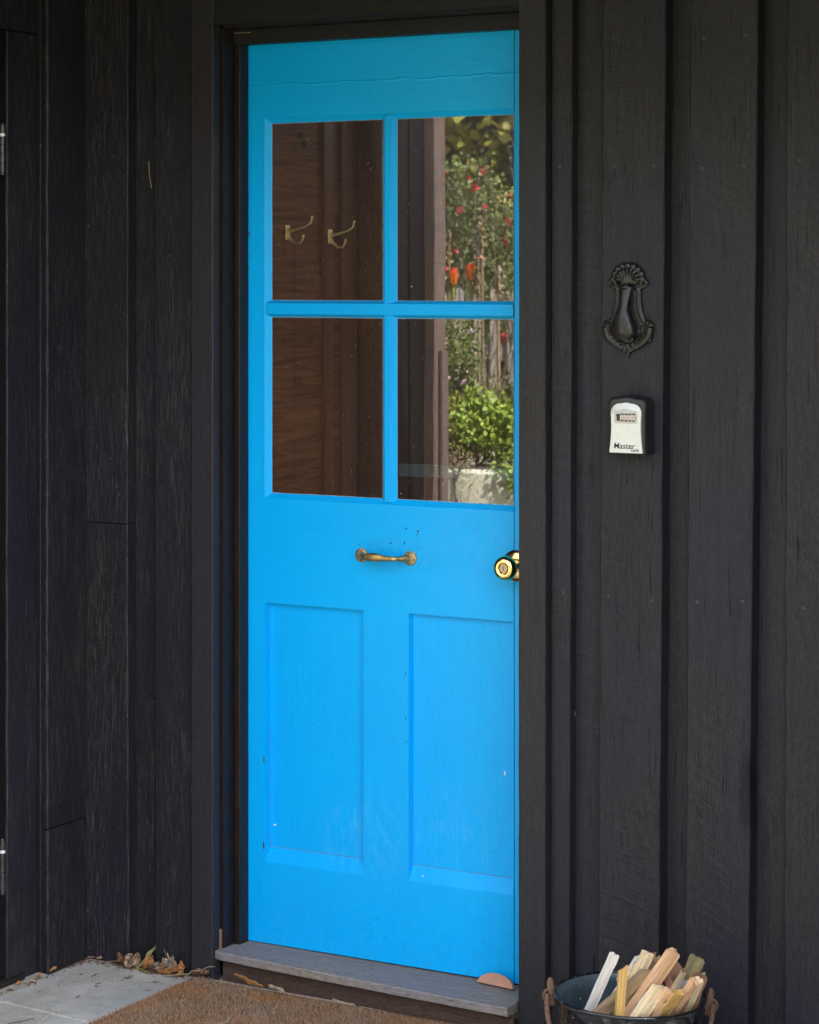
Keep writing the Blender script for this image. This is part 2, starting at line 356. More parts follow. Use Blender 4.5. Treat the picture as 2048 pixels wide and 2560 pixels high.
# ------------------------------------------------------------------ helpers: geometry
class MB:
    def __init__(s): s.v = []; s.f = []; s.r = []; s.mi = []
    def add(s, vs, fs, rnd=None, mi=0):
        k = len(s.v); r = R.random() if rnd is None else rnd
        s.v += [tuple(x) for x in vs]; s.r += [r] * len(vs)
        s.f += [tuple(i + k for i in f) for f in fs]; s.mi += [mi] * len(fs)
    def box(s, x0, x1, y0, y1, z0, z1, rnd=None, mi=0, ch=0.0):
        if ch <= 0:
            vs = [(x, y, z) for z in (z0, z1) for y in (y0, y1) for x in (x0, x1)]
            s.add(vs, [(0, 2, 3, 1), (4, 5, 7, 6), (0, 1, 5, 4), (2, 6, 7, 3), (0, 4, 6, 2), (1, 3, 7, 5)], rnd, mi); return
        bm = bmesh.new(); bmesh.ops.create_cube(bm, size=1)
        bmesh.ops.scale(bm, vec=(x1 - x0, y1 - y0, z1 - z0), verts=bm.verts)
        bmesh.ops.translate(bm, vec=((x0 + x1) / 2, (y0 + y1) / 2, (z0 + z1) / 2), verts=bm.verts)
        bmesh.ops.bevel(bm, geom=bm.edges[:], offset=ch, segments=2, affect='EDGES')
        s.addbm(bm, rnd, mi)
    def addbm(s, bm, rnd=None, mi=0, mat=None):
        bm.verts.ensure_lookup_table(); bm.verts.index_update()
        vs = [tuple(mat @ v.co) if mat else tuple(v.co) for v in bm.verts]
        s.add(vs, [tuple(v.index for v in f.verts) for f in bm.faces], rnd, mi); bm.free()
    def plank(s, xt0, xt1, xb0, xb1, yf, yb, z0, z1, ch=.002, jit=.0007, rnd=None, mi=0, n=60, axis='Z', seed=None):
        """board standing along Z; front face at yf, back at yb; X edges run from bottom (xb) to top (xt); worn wavy arrises"""
        sg = 1 if yb > yf else -1
        r = R.random() if rnd is None else rnd; so = R.random() * 100
        vs = []; fs = []
        for i in range(n + 1):
            t = i / n; z = z0 + (z1 - z0) * t
            a = xb0 + (xt0 - xb0) * t; b = xb1 + (xt1 - xb1) * t
            def nz(k): return mnoise.noise(Vector((so + k * 9.1, z * 9, 0))) * jit * 1.6 + mnoise.noise(Vector((so + k * 5.3, z * 45, 3))) * jit
            a += nz(0); b += nz(1); c1 = ch * (1 + .8 * mnoise.noise(Vector((so, z * 30, 7)))); c2 = ch * (1 + .8 * mnoise.noise(Vector((so + 5, z * 30, 9))))
            vs += [(a, yb, z), (a, yf + sg * c1, z), (a + c1, yf, z), (b - c2, yf, z), (b, yf + sg * c2, z), (b, yb, z)]
        for i in range(n):
            for k in range(6):
                k2 = (k + 1) % 6; p, q = i * 6, (i + 1) * 6
                f = (p + k, p + k2, q + k2, q + k)
                fs.append(f if sg > 0 else f[::-1])
        c = (0, 5, 4, 3, 2, 1); d = tuple(n * 6 + k for k in range(6))
        fs.append(c if sg > 0 else c[::-1]); fs.append(d if sg > 0 else d[::-1])
        s.add(vs, fs, r, mi)
    def tube(s, pts, rad, seg=10, cap=True, rnd=None, mi=0, sq=None):
        pts = [Vector(p) for p in pts]; n = len(pts)
        if not isinstance(rad, (list, tuple)): rad = [rad] * n
        up = Vector((0, 0, 1)); vs = []; fs = []; prev = None
        for i, p in enumerate(pts):
            t = (pts[min(i + 1, n - 1)] - pts[max(i - 1, 0)]).normalized()
            if prev is None:
                a = t.cross(up)
                if a.length < 1e-3: a = t.cross(Vector((1, 0, 0)))
                a.normalize()
            else:
                a = (prev - t * prev.dot(t)).normalized()
            prev = a; b = t.cross(a)
            for k in range(seg):
                an = 2 * pi * k / seg; q = (1, 1) if sq is None else sq
                vs.append(p + a * cos(an) * rad[i] * q[0] + b * sin(an) * rad[i] * q[1])
        for i in range(n - 1):
            for k in range(seg):
                k2 = (k + 1) % seg
                fs.append((i * seg + k, i * seg + k2, (i + 1) * seg + k2, (i + 1) * seg + k))
        if cap:
            fs.append(tuple(range(seg))[::-1]); fs.append(tuple((n - 1) * seg + k for k in range(seg)))
        s.add(vs, fs, rnd, mi)
    def lathe(s, prof, seg=32, mat=None, rnd=None, mi=0):
        """prof: (radius, height) about Z"""
        vs = []; fs = []; n = len(prof)
        for r, z in prof:
            for k in range(seg):
                a = 2 * pi * k / seg; v = Vector((r * cos(a), r * sin(a), z)); vs.append(mat @ v if mat else v)
        for i in range(n - 1):
            for k in range(seg):
                k2 = (k + 1) % seg; fs.append((i * seg + k, i * seg + k2, (i + 1) * seg + k2, (i + 1) * seg + k))
        s.add(vs, fs, rnd, mi)
    def ball(s, c, r, seg=12, rings=8, rnd=None, mi=0, sc=(1, 1, 1), rot=None):
        bm = bmesh.new(); bmesh.ops.create_uvsphere(bm, u_segments=seg, v_segments=rings, radius=r)
        m = Matrix.Translation(c) @ (rot.to_matrix().to_4x4() if rot else Matrix.Identity(4)) @ Matrix.Diagonal((*sc, 1))
        s.addbm(bm, rnd, mi, m)
    def build(s, name, mats, parent=None, smooth=False, loc=None):
        me = bpy.data.meshes.new(name); me.from_pydata(s.v, [], s.f)
        at = me.attributes.new('rnd', 'FLOAT', 'POINT'); at.data.foreach_set('value', s.r)
        if not isinstance(mats, (list, tuple)): mats = [mats]
        for m in mats: me.materials.append(m)
        me.polygons.foreach_set('material_index', s.mi)
        if smooth: me.polygons.foreach_set('use_smooth', [True] * len(me.polygons))
        me.update()
        o = bpy.data.objects.new(name, me); COL.objects.link(o)
        if parent: o.parent = parent
        if loc: o.location = loc
        if smooth:
            try: me.set_sharp_from_angle(angle=radians(40))
            except Exception: pass
        return o
def tag(o, label, cat, group=None, kind=None):
    if label: o['label'] = label
    if cat: o['category'] = cat
    if group: o['group'] = group
    if kind: o['kind'] = kind
    return o
def empty(name, loc, label=None, cat=None, group=None, rot=(0, 0, 0)):
    o = bpy.data.objects.new(name, None); COL.objects.link(o); o.location = loc; o.rotation_euler = rot
    o.empty_display_size = .05
    return tag(o, label, cat, group)
def struct(o): o['kind'] = 'structure'; return o

GZ = -.065       # paving level
# ------------------------------------------------------------------ ground and paving
mb = MB(); n = 24
xs = [-60, -20, -8, -4, 4, 8, 20, 60]; ys = [-90, -40, -20, -8, 0, 10]
vs = [(x, y, GZ - .03) for y in ys for x in xs]; nx = len(xs)
mb.add(vs, [(j * nx + i, j * nx + i + 1, (j + 1) * nx + i + 1, (j + 1) * nx + i) for j in range(len(ys) - 1) for i in range(nx - 1)])
struct(mb.build('ground', M_ground))
mb = MB(); mb.box(-1.2, 5.2, -1.60, .02, GZ - .028, GZ - .004)
struct(mb.build('paving_bed', M_grout))
mb = MB()
# pavers: joint line running from (-.34,-.462) to (-.064,-.4875), a second joint crossing it
def paver(poly, top):
    n_ = len(poly); cx = sum(p[0] for p in poly) / n_; cy = sum(p[1] for p in poly) / n_
    def ins(d, z): return [(x + (cx - x) * d / max(.05, math.hypot(cx - x, cy - y)), y + (cy - y) * d / max(.05, math.hypot(cx - x, cy - y)), z) for x, y in poly]
    vs = ins(0, GZ - .02) + ins(0, top - .004) + ins(.006, top)
    fs = [tuple(2 * n_ + i for i in range(n_))]
    for k in range(2):
        fs += [(k * n_ + i, k * n_ + (i + 1) % n_, (k + 1) * n_ + (i + 1) % n_, (k + 1) * n_ + i) for i in range(n_)]
    mb.add(vs, fs)
def jy(x): return -.462 - (x + .3424) * .0916
paver([(-.375, jy(-.375) + .002), (.35, jy(.35) + .002), (.35, -.098), (-.375, -.098)], GZ)
paver([(.353, jy(.353) + .002), (1.0, jy(1.0) + .002), (1.0, -.098), (.353, -.098)], GZ - .001)
xc = -.189
paver([(-1.1, -1.05), (xc + .185, -1.05), (xc - .001, jy(xc) - .002), (-1.1, jy(-1.1) - .002)], GZ - .0015)
paver([(xc + .187, -1.05), (.5, -1.05), (.5, jy(.5) - .002), (xc + .001, jy(xc) - .002)], GZ)
for i in range(5):
    for j in range(1):
        x0 = -1.1 + i * .62 + (.2 if j % 2 else 0); y0 = -1.06 - j * .5
        paver([(x0, y0 - .49), (x0 + .61, y0 - .49), (x0 + .61, y0), (x0, y0)], GZ - R.random() * .002)
for i in range(6):
    for j in range(3):
        x0 = 1.003 + i * .68; y0 = -.098 - j * .49
        if x0 < 5: paver([(x0, y0 - .487), (x0 + .677, y0 - .487), (x0 + .677, y0), (x0, y0)], GZ - R.random() * .002)
for j in (0,): paver([(.503, -1.05), (1.0, -1.05), (1.0, jy(1.0) - .003), (.503, jy(.5) - .003)], GZ - .001)
struct(mb.build('paving', M_paver))
# pale mortar fillet along the side wall foot
mb = MB(); pts = []
vs = []; fs = []; n = 40
for i in range(n + 1):
    y = -.26 - 1.2 * i / n
    w = .004 + .016 * abs(mnoise.noise(Vector((y * 22, 1, 0)))) + (.01 if i < 20 else 0)
    vs += [(-.396, y, GZ + .005), (-.384 + .3 * w, y, GZ + .0035), (-.380 + w, y, GZ + .0005)]
for i in range(n):
    for k in range(2): fs.append((i * 3 + k, i * 3 + k + 1, i * 3 + k + 4, i * 3 + k + 3))
mb.add(vs, fs); struct(mb.build('mortar_strip', M_grout))

# ------------------------------------------------------------------ the house
house = empty('timber_house', (0, 0, 0), 'black painted board house front with wide vertical boards around a bright blue door', 'house')
ZT = 2.36
# right-hand siding: wide proud boards over recessed ones
mb = MB()
def lin(xt, xb, z0=GZ, z1=ZT):       # measured at z 2.08 (top of view) and z -.0
    k = (xt - xb) / 2.1; return xb + k * (z0 - 0), xb + k * (z1 - 0)
def board(xl, xr, yf, yb, **kw):
    b0, t0 = lin(*xl); b1, t1 = lin(*xr)
    mb.plank(t0, t1, b0, b1, yf, yb, GZ - .002, ZT, n=110, **kw)
board((.8093, .8065), (.857, .8497), -.088, -.058)
board((.835, .83), (.96, .95), -.059, -.040, jit=.0003)
board((.932, .9207), (1.0716, 1.055), -.100, -.062)
board((1.04, 1.03), (1.16, 1.15), -.0595, -.040, jit=.0003)
board((1.1255, 1.1134), (1.2703, 1.2467), -.100, -.062)
board((1.24, 1.22), (1.36, 1.35), -.059, -.040, jit=.0003)
board((1.3295, 1.3237), (1.474, 1.46), -.1005, -.062)
x = 1.53
board((1.44, 1.43), (1.56, 1.55), -.0595, -.040)
for i in range(16):
    board((x, x), (x + .143, x + .143), -.100 - .001 * R.random(), -.062)
    board((x + .11, x + .11), (x + .23, x + .23), -.0595, -.040); x += .205
mb.box(.80, 5.0, -.0395, .10, GZ, ZT)
sid_r = mb.build('wall_siding', M_black, house)
# left-hand siding between the inner corner and the door casing
mb = MB()
mb.plank(-.2623, -.2623, -.2623, -.2623, 0, 0, 0, 1, n=1) if False else None
mb.plank(-.400, -.262, -.400, -.264, -.103, -.060, .9465, ZT, n=70, ch=.0022)
mb.plank(-.400, -.2645, -.400, -.2605, -.1035, -.060, GZ - .002, .9445, n=60, ch=.0028)
mb.plank(-.285, -.19, -.285, -.19, -.069, -.045, GZ, ZT, n=80)
mb.plank(-.2105, -.2095, -.2105, -.209, -.0705, -.0695, GZ, ZT, n=10) if False else None
mb.plank(-.1925, -.0905, -.1915, -.0905, -.0955, -.060, GZ - .002, ZT, n=110, ch=.0018)
mb.plank(-.110, -.05, -.110, -.05, -.074, -.05, GZ, ZT, n=20)
mb.box(-.40, -.024, -.044, .10, GZ, ZT)
sid_l = mb.build('wall_siding', M_blackw, house)
# side (return) wall facing +X, with a boarded side door in it
def yplank(mb, y0, y1, xf, xb, z0, z1, **kw):
    """vertical board lying in a plane X = const, front face towards +X"""
    t = MB(); t.plank(-y0, -y1, -y0, -y1, -xf, -xb, z0, z1, **kw)  # mirror-swap axes
    vs = [(-v[1], -v[0], v[2]) for v in t.v]
    mb.add(vs, [f[::-1] for f in t.f], t.r[0])
mb = MB()
zj = .2637
def side_board_face(z0, z1, dx=0):
    yplank(mb, -.104, -.246, -.382 + dx, -.42, z0, z1, n=60, ch=.003, jit=.0012)
side_board_face(.262, ZT); side_board_face(GZ - .002, .2595, .001)
yplank(mb, -.2475, -.262, -.389, -.42, GZ, ZT, n=60, ch=.0012)
yplank(mb, -.264, -.308, -.396, -.43, GZ - .002, 2.058, n=60, ch=.003, jit=.001)
yplank(mb, -.309, -.378, -.391, -.43, GZ + .02, 2.058, n=60, ch=.003, jit=.001)
mb.box(-.43, -.398, -1.488, -.248, 2.061, ZT)                # board over the side door
mb.box(-.43, -.3985, -1.487, -1.30, GZ, 2.06)
mb.box(-.60, -.4305, -1.488, .0, GZ, ZT)                     # solid wall core
side = mb.build('side_wall_siding', M_blackw, house)
mb = MB()
yplank(mb, -1.302, -1.40, -.390, -.42, GZ, 2.058, n=30)
yplank(mb, -1.403, -1.488, -.385, -.42, GZ, ZT, n=30)
mb.build('corner_boards', M_blackshade, house)
mb = MB(); mb.box(-.60, -.388, -1.486, -.315, GZ - .02, GZ + .022, ch=.004)
mb.build('side_sill', M_blackh, house)
# door casing, jamb, stop and head
fr = empty('door_frame', (0, 0, 0)); fr.parent = house
mb = MB(); mb.plank(-.0815, -.0812, -.0235, -.023, 0, 0, 0, 0, n=1) if False else None
mb.plank(-.0806, -.022, -.0806, -.0225, -.112, -.082, GZ - .002, ZT, n=90, ch=.0022, jit=.0004)
mb.build('casing', M_casing, fr)
mb = MB(); mb.plank(.7453, .807, .7440, .8065, -.112, -.058, GZ - .002, ZT, n=90, ch=.0018, jit=.0003)
cas_r = mb.build('casing', M_casing, fr)
mb = MB()
def xplank(mb, x0, x1, yf, yb, z0, z1, **kw):
    t = MB(); t.plank(z0, z1, z0, z1, yf, yb, x0, x1, **kw)
    mb.add([(v[2], v[1], v[0]) for v in t.v], [f[::-1] for f in t.f], t.r[0])
xplank(mb, -.0215, .7445, -.110, -.080, 2.0775, 2.235, n=60, ch=.0022, jit=.0005)
xplank(mb, -.0215, .7445, -.116, -.080, 2.2365, ZT, n=30, ch=.0022)
mb.build('head_casing', M_blackh, fr)
mb = MB(); mb.box(-.016, .76, -.0795, .03, 2.072, 2.10)
xplank(mb, -.0153, .75, -.0368, -.002, 2.038, 2.0715, n=60, ch=.0015, jit=.0003)
mb.build('head_jamb', M_blackh, fr)
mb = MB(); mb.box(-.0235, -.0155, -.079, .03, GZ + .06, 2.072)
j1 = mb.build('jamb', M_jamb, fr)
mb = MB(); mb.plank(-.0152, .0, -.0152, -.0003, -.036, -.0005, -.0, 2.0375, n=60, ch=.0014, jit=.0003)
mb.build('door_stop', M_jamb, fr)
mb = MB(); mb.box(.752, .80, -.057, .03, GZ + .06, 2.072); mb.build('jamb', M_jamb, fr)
mb = MB(); mb.box(-.0232, -.019, -.0855, -.0795, -.002, .045); mb.build('bare_sliver', M_raw, fr)
for z0, z1 in ((1.826, 1.897), (.112, .203)):                # old hinge rebates with painted leaves
    mb = MB(); mb.box(-.0156, -.0146, -.0785, -.0635, z0, z1, ch=.0004)
    for zz in (z0 + .015, (z0 + z1) / 2, z1 - .015): mb.ball((-.0146, -.071, zz), .003, 8, 6, sc=(.4, 1, 1))
    mb.build('hinge_leaf', M_jamb, fr)
# painted-over nail heads
def nails(parent, pts, y, r=.0042, m=None, ring=True):
    for x, z in pts:
        mb = MB(); prof = [(0.0001, .0008), (r * .82, .0007), (r, .0002), (r, -.002)]
        mb.lathe(prof, 12, Matrix.Translation((x, y, z)) @ Matrix.Rotation(radians(90), 4, 'X'))
        mb.build('nail_head', m or M_nail, parent, True)
M_nail = simple('painted_nail_head', (.026, .025, .028), .5)
nails(sid_r, [(.9567, 1.7377), (1.0453, 1.7372), (1.1497, 1.7291), (1.2391, 1.7326), (1.3559, 1.7401), (1.154, 1.9907), (1.2425, 1.9918),
              (.9441, .8592), (1.0409, .855), (1.1393, .8591), (1.2358, .8663), (1.3633, .8615)], -.1003)
nails(sid_r, [(.8277, 1.7395), (.8359, .8576)], -.0883)
nails(cas_r, [(.7637, 1.7724), (.7859, 1.7702), (.7619, 1.4377), (.7878, 1.4329), (.76, 1.1635), (.7869, 1.1586), (.7785, 1.0041),
              (.7628, .735), (.7896, .737), (.7637, .3347), (.785, .338)], -.1121, .0016, M_ink)
nails(sid_l, [(-.375, 1.63), (-.379, .045), (-.145, 1.56), (-.150, .045)], -.1034 + .0, .0035)
# porch roof, beam and post
mb = MB(); mb.box(-.75, 6.5, -1.10, .1, 2.362, 2.40)
for i in range(11): mb.box(-.6 + i * .62, -.555 + i * .62, -1.06, -.12, 2.27, 2.3615)
mb.build('porch_roof', M_blackh, house)
mb = MB(); mb.box(-.5, 6.4, -1.05, -.98, 2.11, 2.269, ch=.004); mb.build('porch_beam', M_blackh, house)
mb = MB(); mb.box(-.394, -.30, -1.0, -.13, 2.21, 2.2695, ch=.004); mb.build('added_shade_beam', M_blackh, house)  # unseen piece, added to darken the top of the left wall
mb = MB(); t = MB(); t.plank(-1.557, -1.490, -1.557, -1.490, .352, .44, GZ, 2.149, n=40, ch=.004, jit=.001)
mb.add([(-v[1], v[0], v[2]) for v in t.v], t.f, .4)
post = mb.build('porch_post', M_post, house)
mb = MB(); mb.box(-.3515, -.340, -1.553, -1.510, .25, 1.30, ch=.003); mb.build('post_batten', M_post, house)
mb = MB(); mb.box(2.35, 2.45, -1.05, -.10, GZ, ZT); mb.build('light_block_wall', M_black, house)  # unseen wall, added to hold back sky light from the right
# outer shell so that the room behind the door is enclosed
mb = MB(); mb.box(-.60, 5.2, .101, .14, 2.10, 3.2); mb.build('upper_wall', M_black, house)

# room behind the door
room = struct(MB().build('room_floor', M_dark)) if False else None
mb = MB(); mb.box(-.60, 2.6, .141, 2.9, -.05, .0)
struct(mb.build('room_floor', M_inner))
mb = MB(); mb.box(-.12, -.022, .11, .525, .0, 2.6); mb.build('inner_side_wall', M_ib, house)
mb = MB()
mb.plank(-.03, .045, -.03, .045, .527, .57, 0, 2.6, n=30, ch=.003)
mb.build('inner_post', M_inner, house)
for y0, y1 in ((.352, .390), (.436, .498)):  # added strips standing in for the reflections that overlay the left panes
    mb = MB(); yplank(mb, y0, y1, -.012, -.0225, .0, 2.6, n=20, ch=.002); mb.build('reflection_strip', M_inner, house)
mb = MB(); mb.box(-.6, 2.6, 2.90, 2.95, 0, 2.3); mb.box(2.6, 2.65, .14, 2.95, 0, 2.6); mb.box(-.62, -.6, .14, 2.95, 0, 2.6)
mb.build('inner_back_wall', M_dark, house)
mb = MB(); mb.box(-.6, 2.2, .1, 2.95, 2.6, 2.64); mb.build('inner_ceiling', M_dark, house)
mb = MB(); mb.box(.05, .9, .60, .62, 1.018, 1.048, ch=.002)
tag(mb.build('shelf_rail', simple('pale_green_rail', (.16, .18, .16), .5)), 'pale green rail inside the room seen through the bottom of the lower right pane', 'rail')
def hook(y, z, lab, x=-.0215):
    e = empty('coat_hook', (x, y, z), lab, 'hook', 'brass coat hooks on the inner wall')
    mb = MB(); mb.box(0, .003, -.009, .009, -.017, .017, ch=.001); mb.build('hook_plate', M_brassh, e)
    mb = MB()
    mb.tube([(.002, 0, .006), (.012, 0, .004), (.030, 0, .008), (.052, -.0, .014), (.066, 0, .022), (.069, 0, .034)], [.0052, .0042, .0028, .0024, .0024, .0026], 8)
    mb.tube([(.002, 0, -.006), (.010, 0, -.016), (.024, 0, -.026), (.036, 0, -.026), (.044, 0, -.016), (.045, 0, -.010)], [.0052, .0044, .003, .0024, .0024, .0026], 8)
    mb.ball((.069, 0, .035), .0036, 8, 6); mb.ball((.045, 0, -.009), .0036, 8, 6)
    mb.build('hook_arm', M_brassh, e, True)
hook(.197, 1.617, 'brass double coat hook in the middle of the upper left pane')
hook(.373, 1.610, 'brass double coat hook seen in the upper left pane, nearest the centre bar', -.0118)

# ------------------------------------------------------------------ the blue door
door = empty('panelled_door', (0, 0, 0), 'bright blue half glazed timber door with four panes and two lower panels', 'door')
def panel_sheet(mb, X0, X1, Z0, Z1, holes, y=0., mi=0):
    """front face with chamfered rectangular openings. hole: x0,x1,z0,z1 (outer), l,r,b,t insets, depth"""
    xs = sorted({X0, X1, *[h[0] for h in holes], *[h[1] for h in holes]}); zs = sorted({Z0, Z1, *[h[2] for h in holes], *[h[3] for h in holes]})
    def sub(a, st):
        o = []
        for p, q in zip(a, a[1:]):
            k = max(1, int((q - p) / st)); o += [p + (q - p) * i / k for i in range(k)]
        return o + [a[-1]]
    xs = sub(xs, .2); zs = sub(zs, .2)
    idx = {}; vs = []
    for i, x in enumerate(xs):
        for j, z in enumerate(zs): idx[i, j] = len(vs); vs.append((x, y, z))
    fs = []
    for i in range(len(xs) - 1):
        for j in range(len(zs) - 1):
            cx = (xs[i] + xs[i + 1]) / 2; cz = (zs[j] + zs[j + 1]) / 2
            if any(h[0] < cx < h[1] and h[2] < cz < h[3] for h in holes): continue
            fs.append((idx[i, j], idx[i + 1, j], idx[i + 1, j + 1], idx[i, j + 1]))
    mb.add(vs, fs, .5, mi)
    for h in holes:
        x0, x1, z0, z1, l, r, b, t, d = h
        o = [(x0, y, z0), (x1, y, z0), (x1, y, z1), (x0, y, z1)]
        ii = [(x0 + l, y + d, z0 + b), (x1 - r, y + d, z0 + b), (x1 - r, y + d, z1 - t), (x0 + l, y + d, z1 - t)]
        mb.add(o + ii, [(k, (k + 1) % 4, 4 + (k + 1) % 4, 4 + k) for k in range(4)], .5, mi)
GX0, GX1, GZ0, GZ1 = .0554, .6707, 1.0225, 1.8598
mb = MB()
panel_sheet(mb, -.008, .6768, .0035, 2.0385, [
    (.0434, .6768 - .0004, 1.0105, 1.8718, .012, .0057, .012, .012, .013),
    (.0462, .3036, .188, .7741, .0030, .0012, .032, .0012, .0145),
    (.4187, .6750, .190, .7752, .0030, .0012, .033, .0012, .0145)])
mb.add([(-.008, .0, .0035), (.755, .0, .0035), (.755, .038, .0035), (-.008, .038, .0035)], [(0, 3, 2, 1)])
mb.add([(-.008, .038, .0035), (.755, .038, .0035), (.755, .038, 1.0), (-.008, .038, 1.0)], [(0, 3, 2, 1)])
# thickness of the glazed opening behind the glass
for (a, b, c, d) in ((-.008, .036, 1.0, 2.038), (.690, .755, 1.0, 2.038), (.036, .690, 1.880, 2.038)):
    mb.box(a, b, .0145, .038, c, d)
mb.box(.036, .690, .0145, .038, .95, 1.0)
leaf = mb.build('door_leaf', M_blue, door)
mb = MB(); mb.plank(.6783, .755, .6783, .755, -.0012, .036, .0035, 2.0385, n=70, ch=.0012, jit=.0003)
mb.build('closing_stile', M_blue, door)
mb = MB(); mb.box(.0445, .3050, .0146, .0195, .19, .776); mb.build('lower_panel', M_blue, door)
mb = MB(); mb.box(.4180, .6765, .0146, .0195, .19, .778); mb.build('lower_panel', M_blue, door)
# dirty open joints round the panels
mb = MB()
def strip(x0, x1, z0, z1, y): mb.add([(x0, y, z0), (x1, y, z0), (x1, y, z1), (x0, y, z1)], [(0, 1, 2, 3)])
for (a, b, c) in ((.0468, .303, .2202), (.4193, .6744, .2232)):
    pts = [a + (b - a) * i / 30 for i in range(31)]
    for p, q in zip(pts, pts[1:]):
        w = .0006 + .0011 * abs(mnoise.noise(Vector((p * 30, c * 9, 0)))); strip(p, q, c - w * .3, c + w, .0140)
for x_, z0_, z1_ in ((.0494, .222, .50), (.0494, .64, .765), (.4219, .225, .40), (.4219, .70, .774)):
    pts = [z0_ + (z1_ - z0_) * i / 30 for i in range(31)]
    for p, q in zip(pts, pts[1:]):
        w = .0003 + .0012 * abs(mnoise.noise(Vector((p * 30, x_ * 9, 0)))); strip(x_ + .0001, x_ + w, p, q, .0141)
mb.build('open_joints', M_gap, door)
# glazing bars, trapezoid section
def bar(mb, horizontal, c0, c1, a0, a1, face, yf):
    """c0..c1 width at the glass, a0..a1 length"""
    n = 30; m = (c0 + c1) / 2; vs = []; fs = []
    for i in range(n + 1):
        a = a0 + (a1 - a0) * i / n
        j = .0005 * mnoise.noise(Vector((a * 40, m * 7, 1))); j2 = .0005 * mnoise.noise(Vector((a * 40, m * 7, 5)))
        row = [(c0 - .0005, .0138), (c0, .012), (m - face / 2 + j, yf), (m + face / 2 + j2, yf), (c1, .012), (c1 + .0005, .0138)]
        vs += [(a, y, c) if horizontal else (c, y, a) for c, y in row]
    for i in range(n):
        for k in range(5):
            f = (i * 6 + k, i * 6 + k + 1, i * 6 + k + 7, i * 6 + k + 6); fs.append(f[::-1] if horizontal else f)
    mb.add(vs, fs, .5)
mb = MB(); bar(mb, False, .3470, .3826, 1.016, 1.867, .015, .0006); mb.build('glazing_bar', M_blue, door)
mb = MB(); bar(mb, True, 1.4215, 1.4590, .049, .675, .024, -.0004); mb.build('glazing_bar', M_blue, door)
# glass
for x0, x1 in ((.0545, .3475), (.3820, .6720)):
    for z0, z1 in ((1.0215, 1.4222), (1.4582, 1.8610)):
        mb = MB(); mb.box(x0, x1, .0125, .0143, z0, z1); mb.build('glass_pane', M_glass, door)
# thin ragged putty edge round each pane
mb = MB()
for x0, x1 in ((.0554, .3470), (.3826, .6707)):
    for z0, z1 in ((1.0225, 1.4212), (1.4590, 1.8598)):
        for (ax, a0, a1, c, sg) in (('z', z0, z1, x0, 1), ('z', z0, z1, x1, -1), ('x', x0, x1, z0, 1), ('x', x0, x1, z1, -1)):
            n = 40
            for i in range(n):
                p = a0 + (a1 - a0) * i / n; q = a0 + (a1 - a0) * (i + 1) / n
                w = [.0008 + .0012 * abs(mnoise.noise(Vector((v * 60, c * 13, sg)))) for v in (p, q)]
                if ax == 'z': quad = [(c, .01235, p), (c + sg * w[0], .0123, p), (c + sg * w[1], .0123, q), (c, .01235, q)]
                else: quad = [(p, .01235, c), (q, .01235, c), (q, .0123, c + sg * w[1]), (p, .0123, c + sg * w[0])]
                mb.add(quad, [(0, 1, 2, 3)] if sg > 0 else [(3, 2, 1, 0)], .5)
mb.build('putty_line', M_putty, door)
# paint chips
def chip(x, z, rx, rz, m, y=-.0004, n=9):
    mb = MB(); vs = []
    for k in range(n):
        a = 2 * pi * k / n; r = .65 + .5 * R.random(); vs.append((x + rx * r * cos(a), y, z + rz * r * sin(a)))
    mb.add(vs, [tuple(range(n))]); return mb.build('paint_chip', m, door)
for x, z, rx, rz, m in ((.4125, .961, .0025, .0022, M_chip), (.4420, .956, .003, .0028, M_chip), (.4395, .949, .0018, .0015, M_chip),
        (.3725, .9265, .0055, .0012, M_chip), (.4080, .9290, .0022, .003, M_chip), (.443, .9205, .0015, .0012, M_chip), (.2925, .919, .003, .001, M_chip),
        (.0412, .2235, .0026, .0115, M_chip), (.0418, .418, .0016, .0085, M_chip), (.0618, .2700, .0042, .0026, M_chipw),
        (.6480, .447, .0018, .006, M_chipw), (.411, .645, .0012, .004, M_chip), (.411, .545, .001, .004, M_chip), (.4125, .495, .0012, .0035, M_chip),
        (.31, .665, .0012, .0016, M_chip), (.455, .205, .0018, .0025, M_chipw), (.30, .068, .0016, .0013, M_chip),
        (.318, .082, .0012, .001, M_chip), (.005, 1.56, .001, .004, M_chip), (.002, 1.61, .0014, .006, M_chip), (.001, 1.53, .001, .003, M_chip)):
    yy = -.0004
    if .047 < x < .303 and .23 < z < .77 or x > .42 and .23 < z < .77: yy = .0142
    chip(x, z, rx, rz, m, yy)
# brass pull handle
hd = empty('pull_handle', (.3617, 0, .8965)); hd.parent = door
ry = Matrix.Rotation(radians(90), 4, 'X')
for sx in (-.062, .062):
    mb = MB(); mb.lathe([(.0001, .006), (.006, .0058), (.011, .0048), (.0155, .003), (.0162, .0012), (.0162, 0)], 28, Matrix.Translation((sx, -.0003, 0)) @ ry)
    ro = mb.build('handle_rose', M_rose, hd, True)
    for a in ((80, 280) if sx < 0 else (95, 345)):
        mb = MB(); mb.lathe([(.0001, .0012), (.0016, .001), (.0022, 0)], 10, Matrix.Translation((sx + .0105 * cos(radians(a)), -.0048, .0105 * sin(radians(a)))) @ ry)
        mb.build('screw', M_chip, ro, True)
mb = MB(); P = []; RR = []
for i in range(33):
    t = i / 32; x = -.062 + .124 * t
    yy = -.004 - .030 * min(1, sin(pi * t) * 1.9) ** .8
    if i in (0, 32): yy = -.002
    bulge = math.exp(-((t - .38) / .22) ** 2)
    P.append((x + (0.004 * (1 - 2 * t) if 0 < t < 1 else 0), yy, .0012 * bulge)); RR.append(.0052 + .0046 * bulge + (.002 if i < 3 or i > 29 else 0))
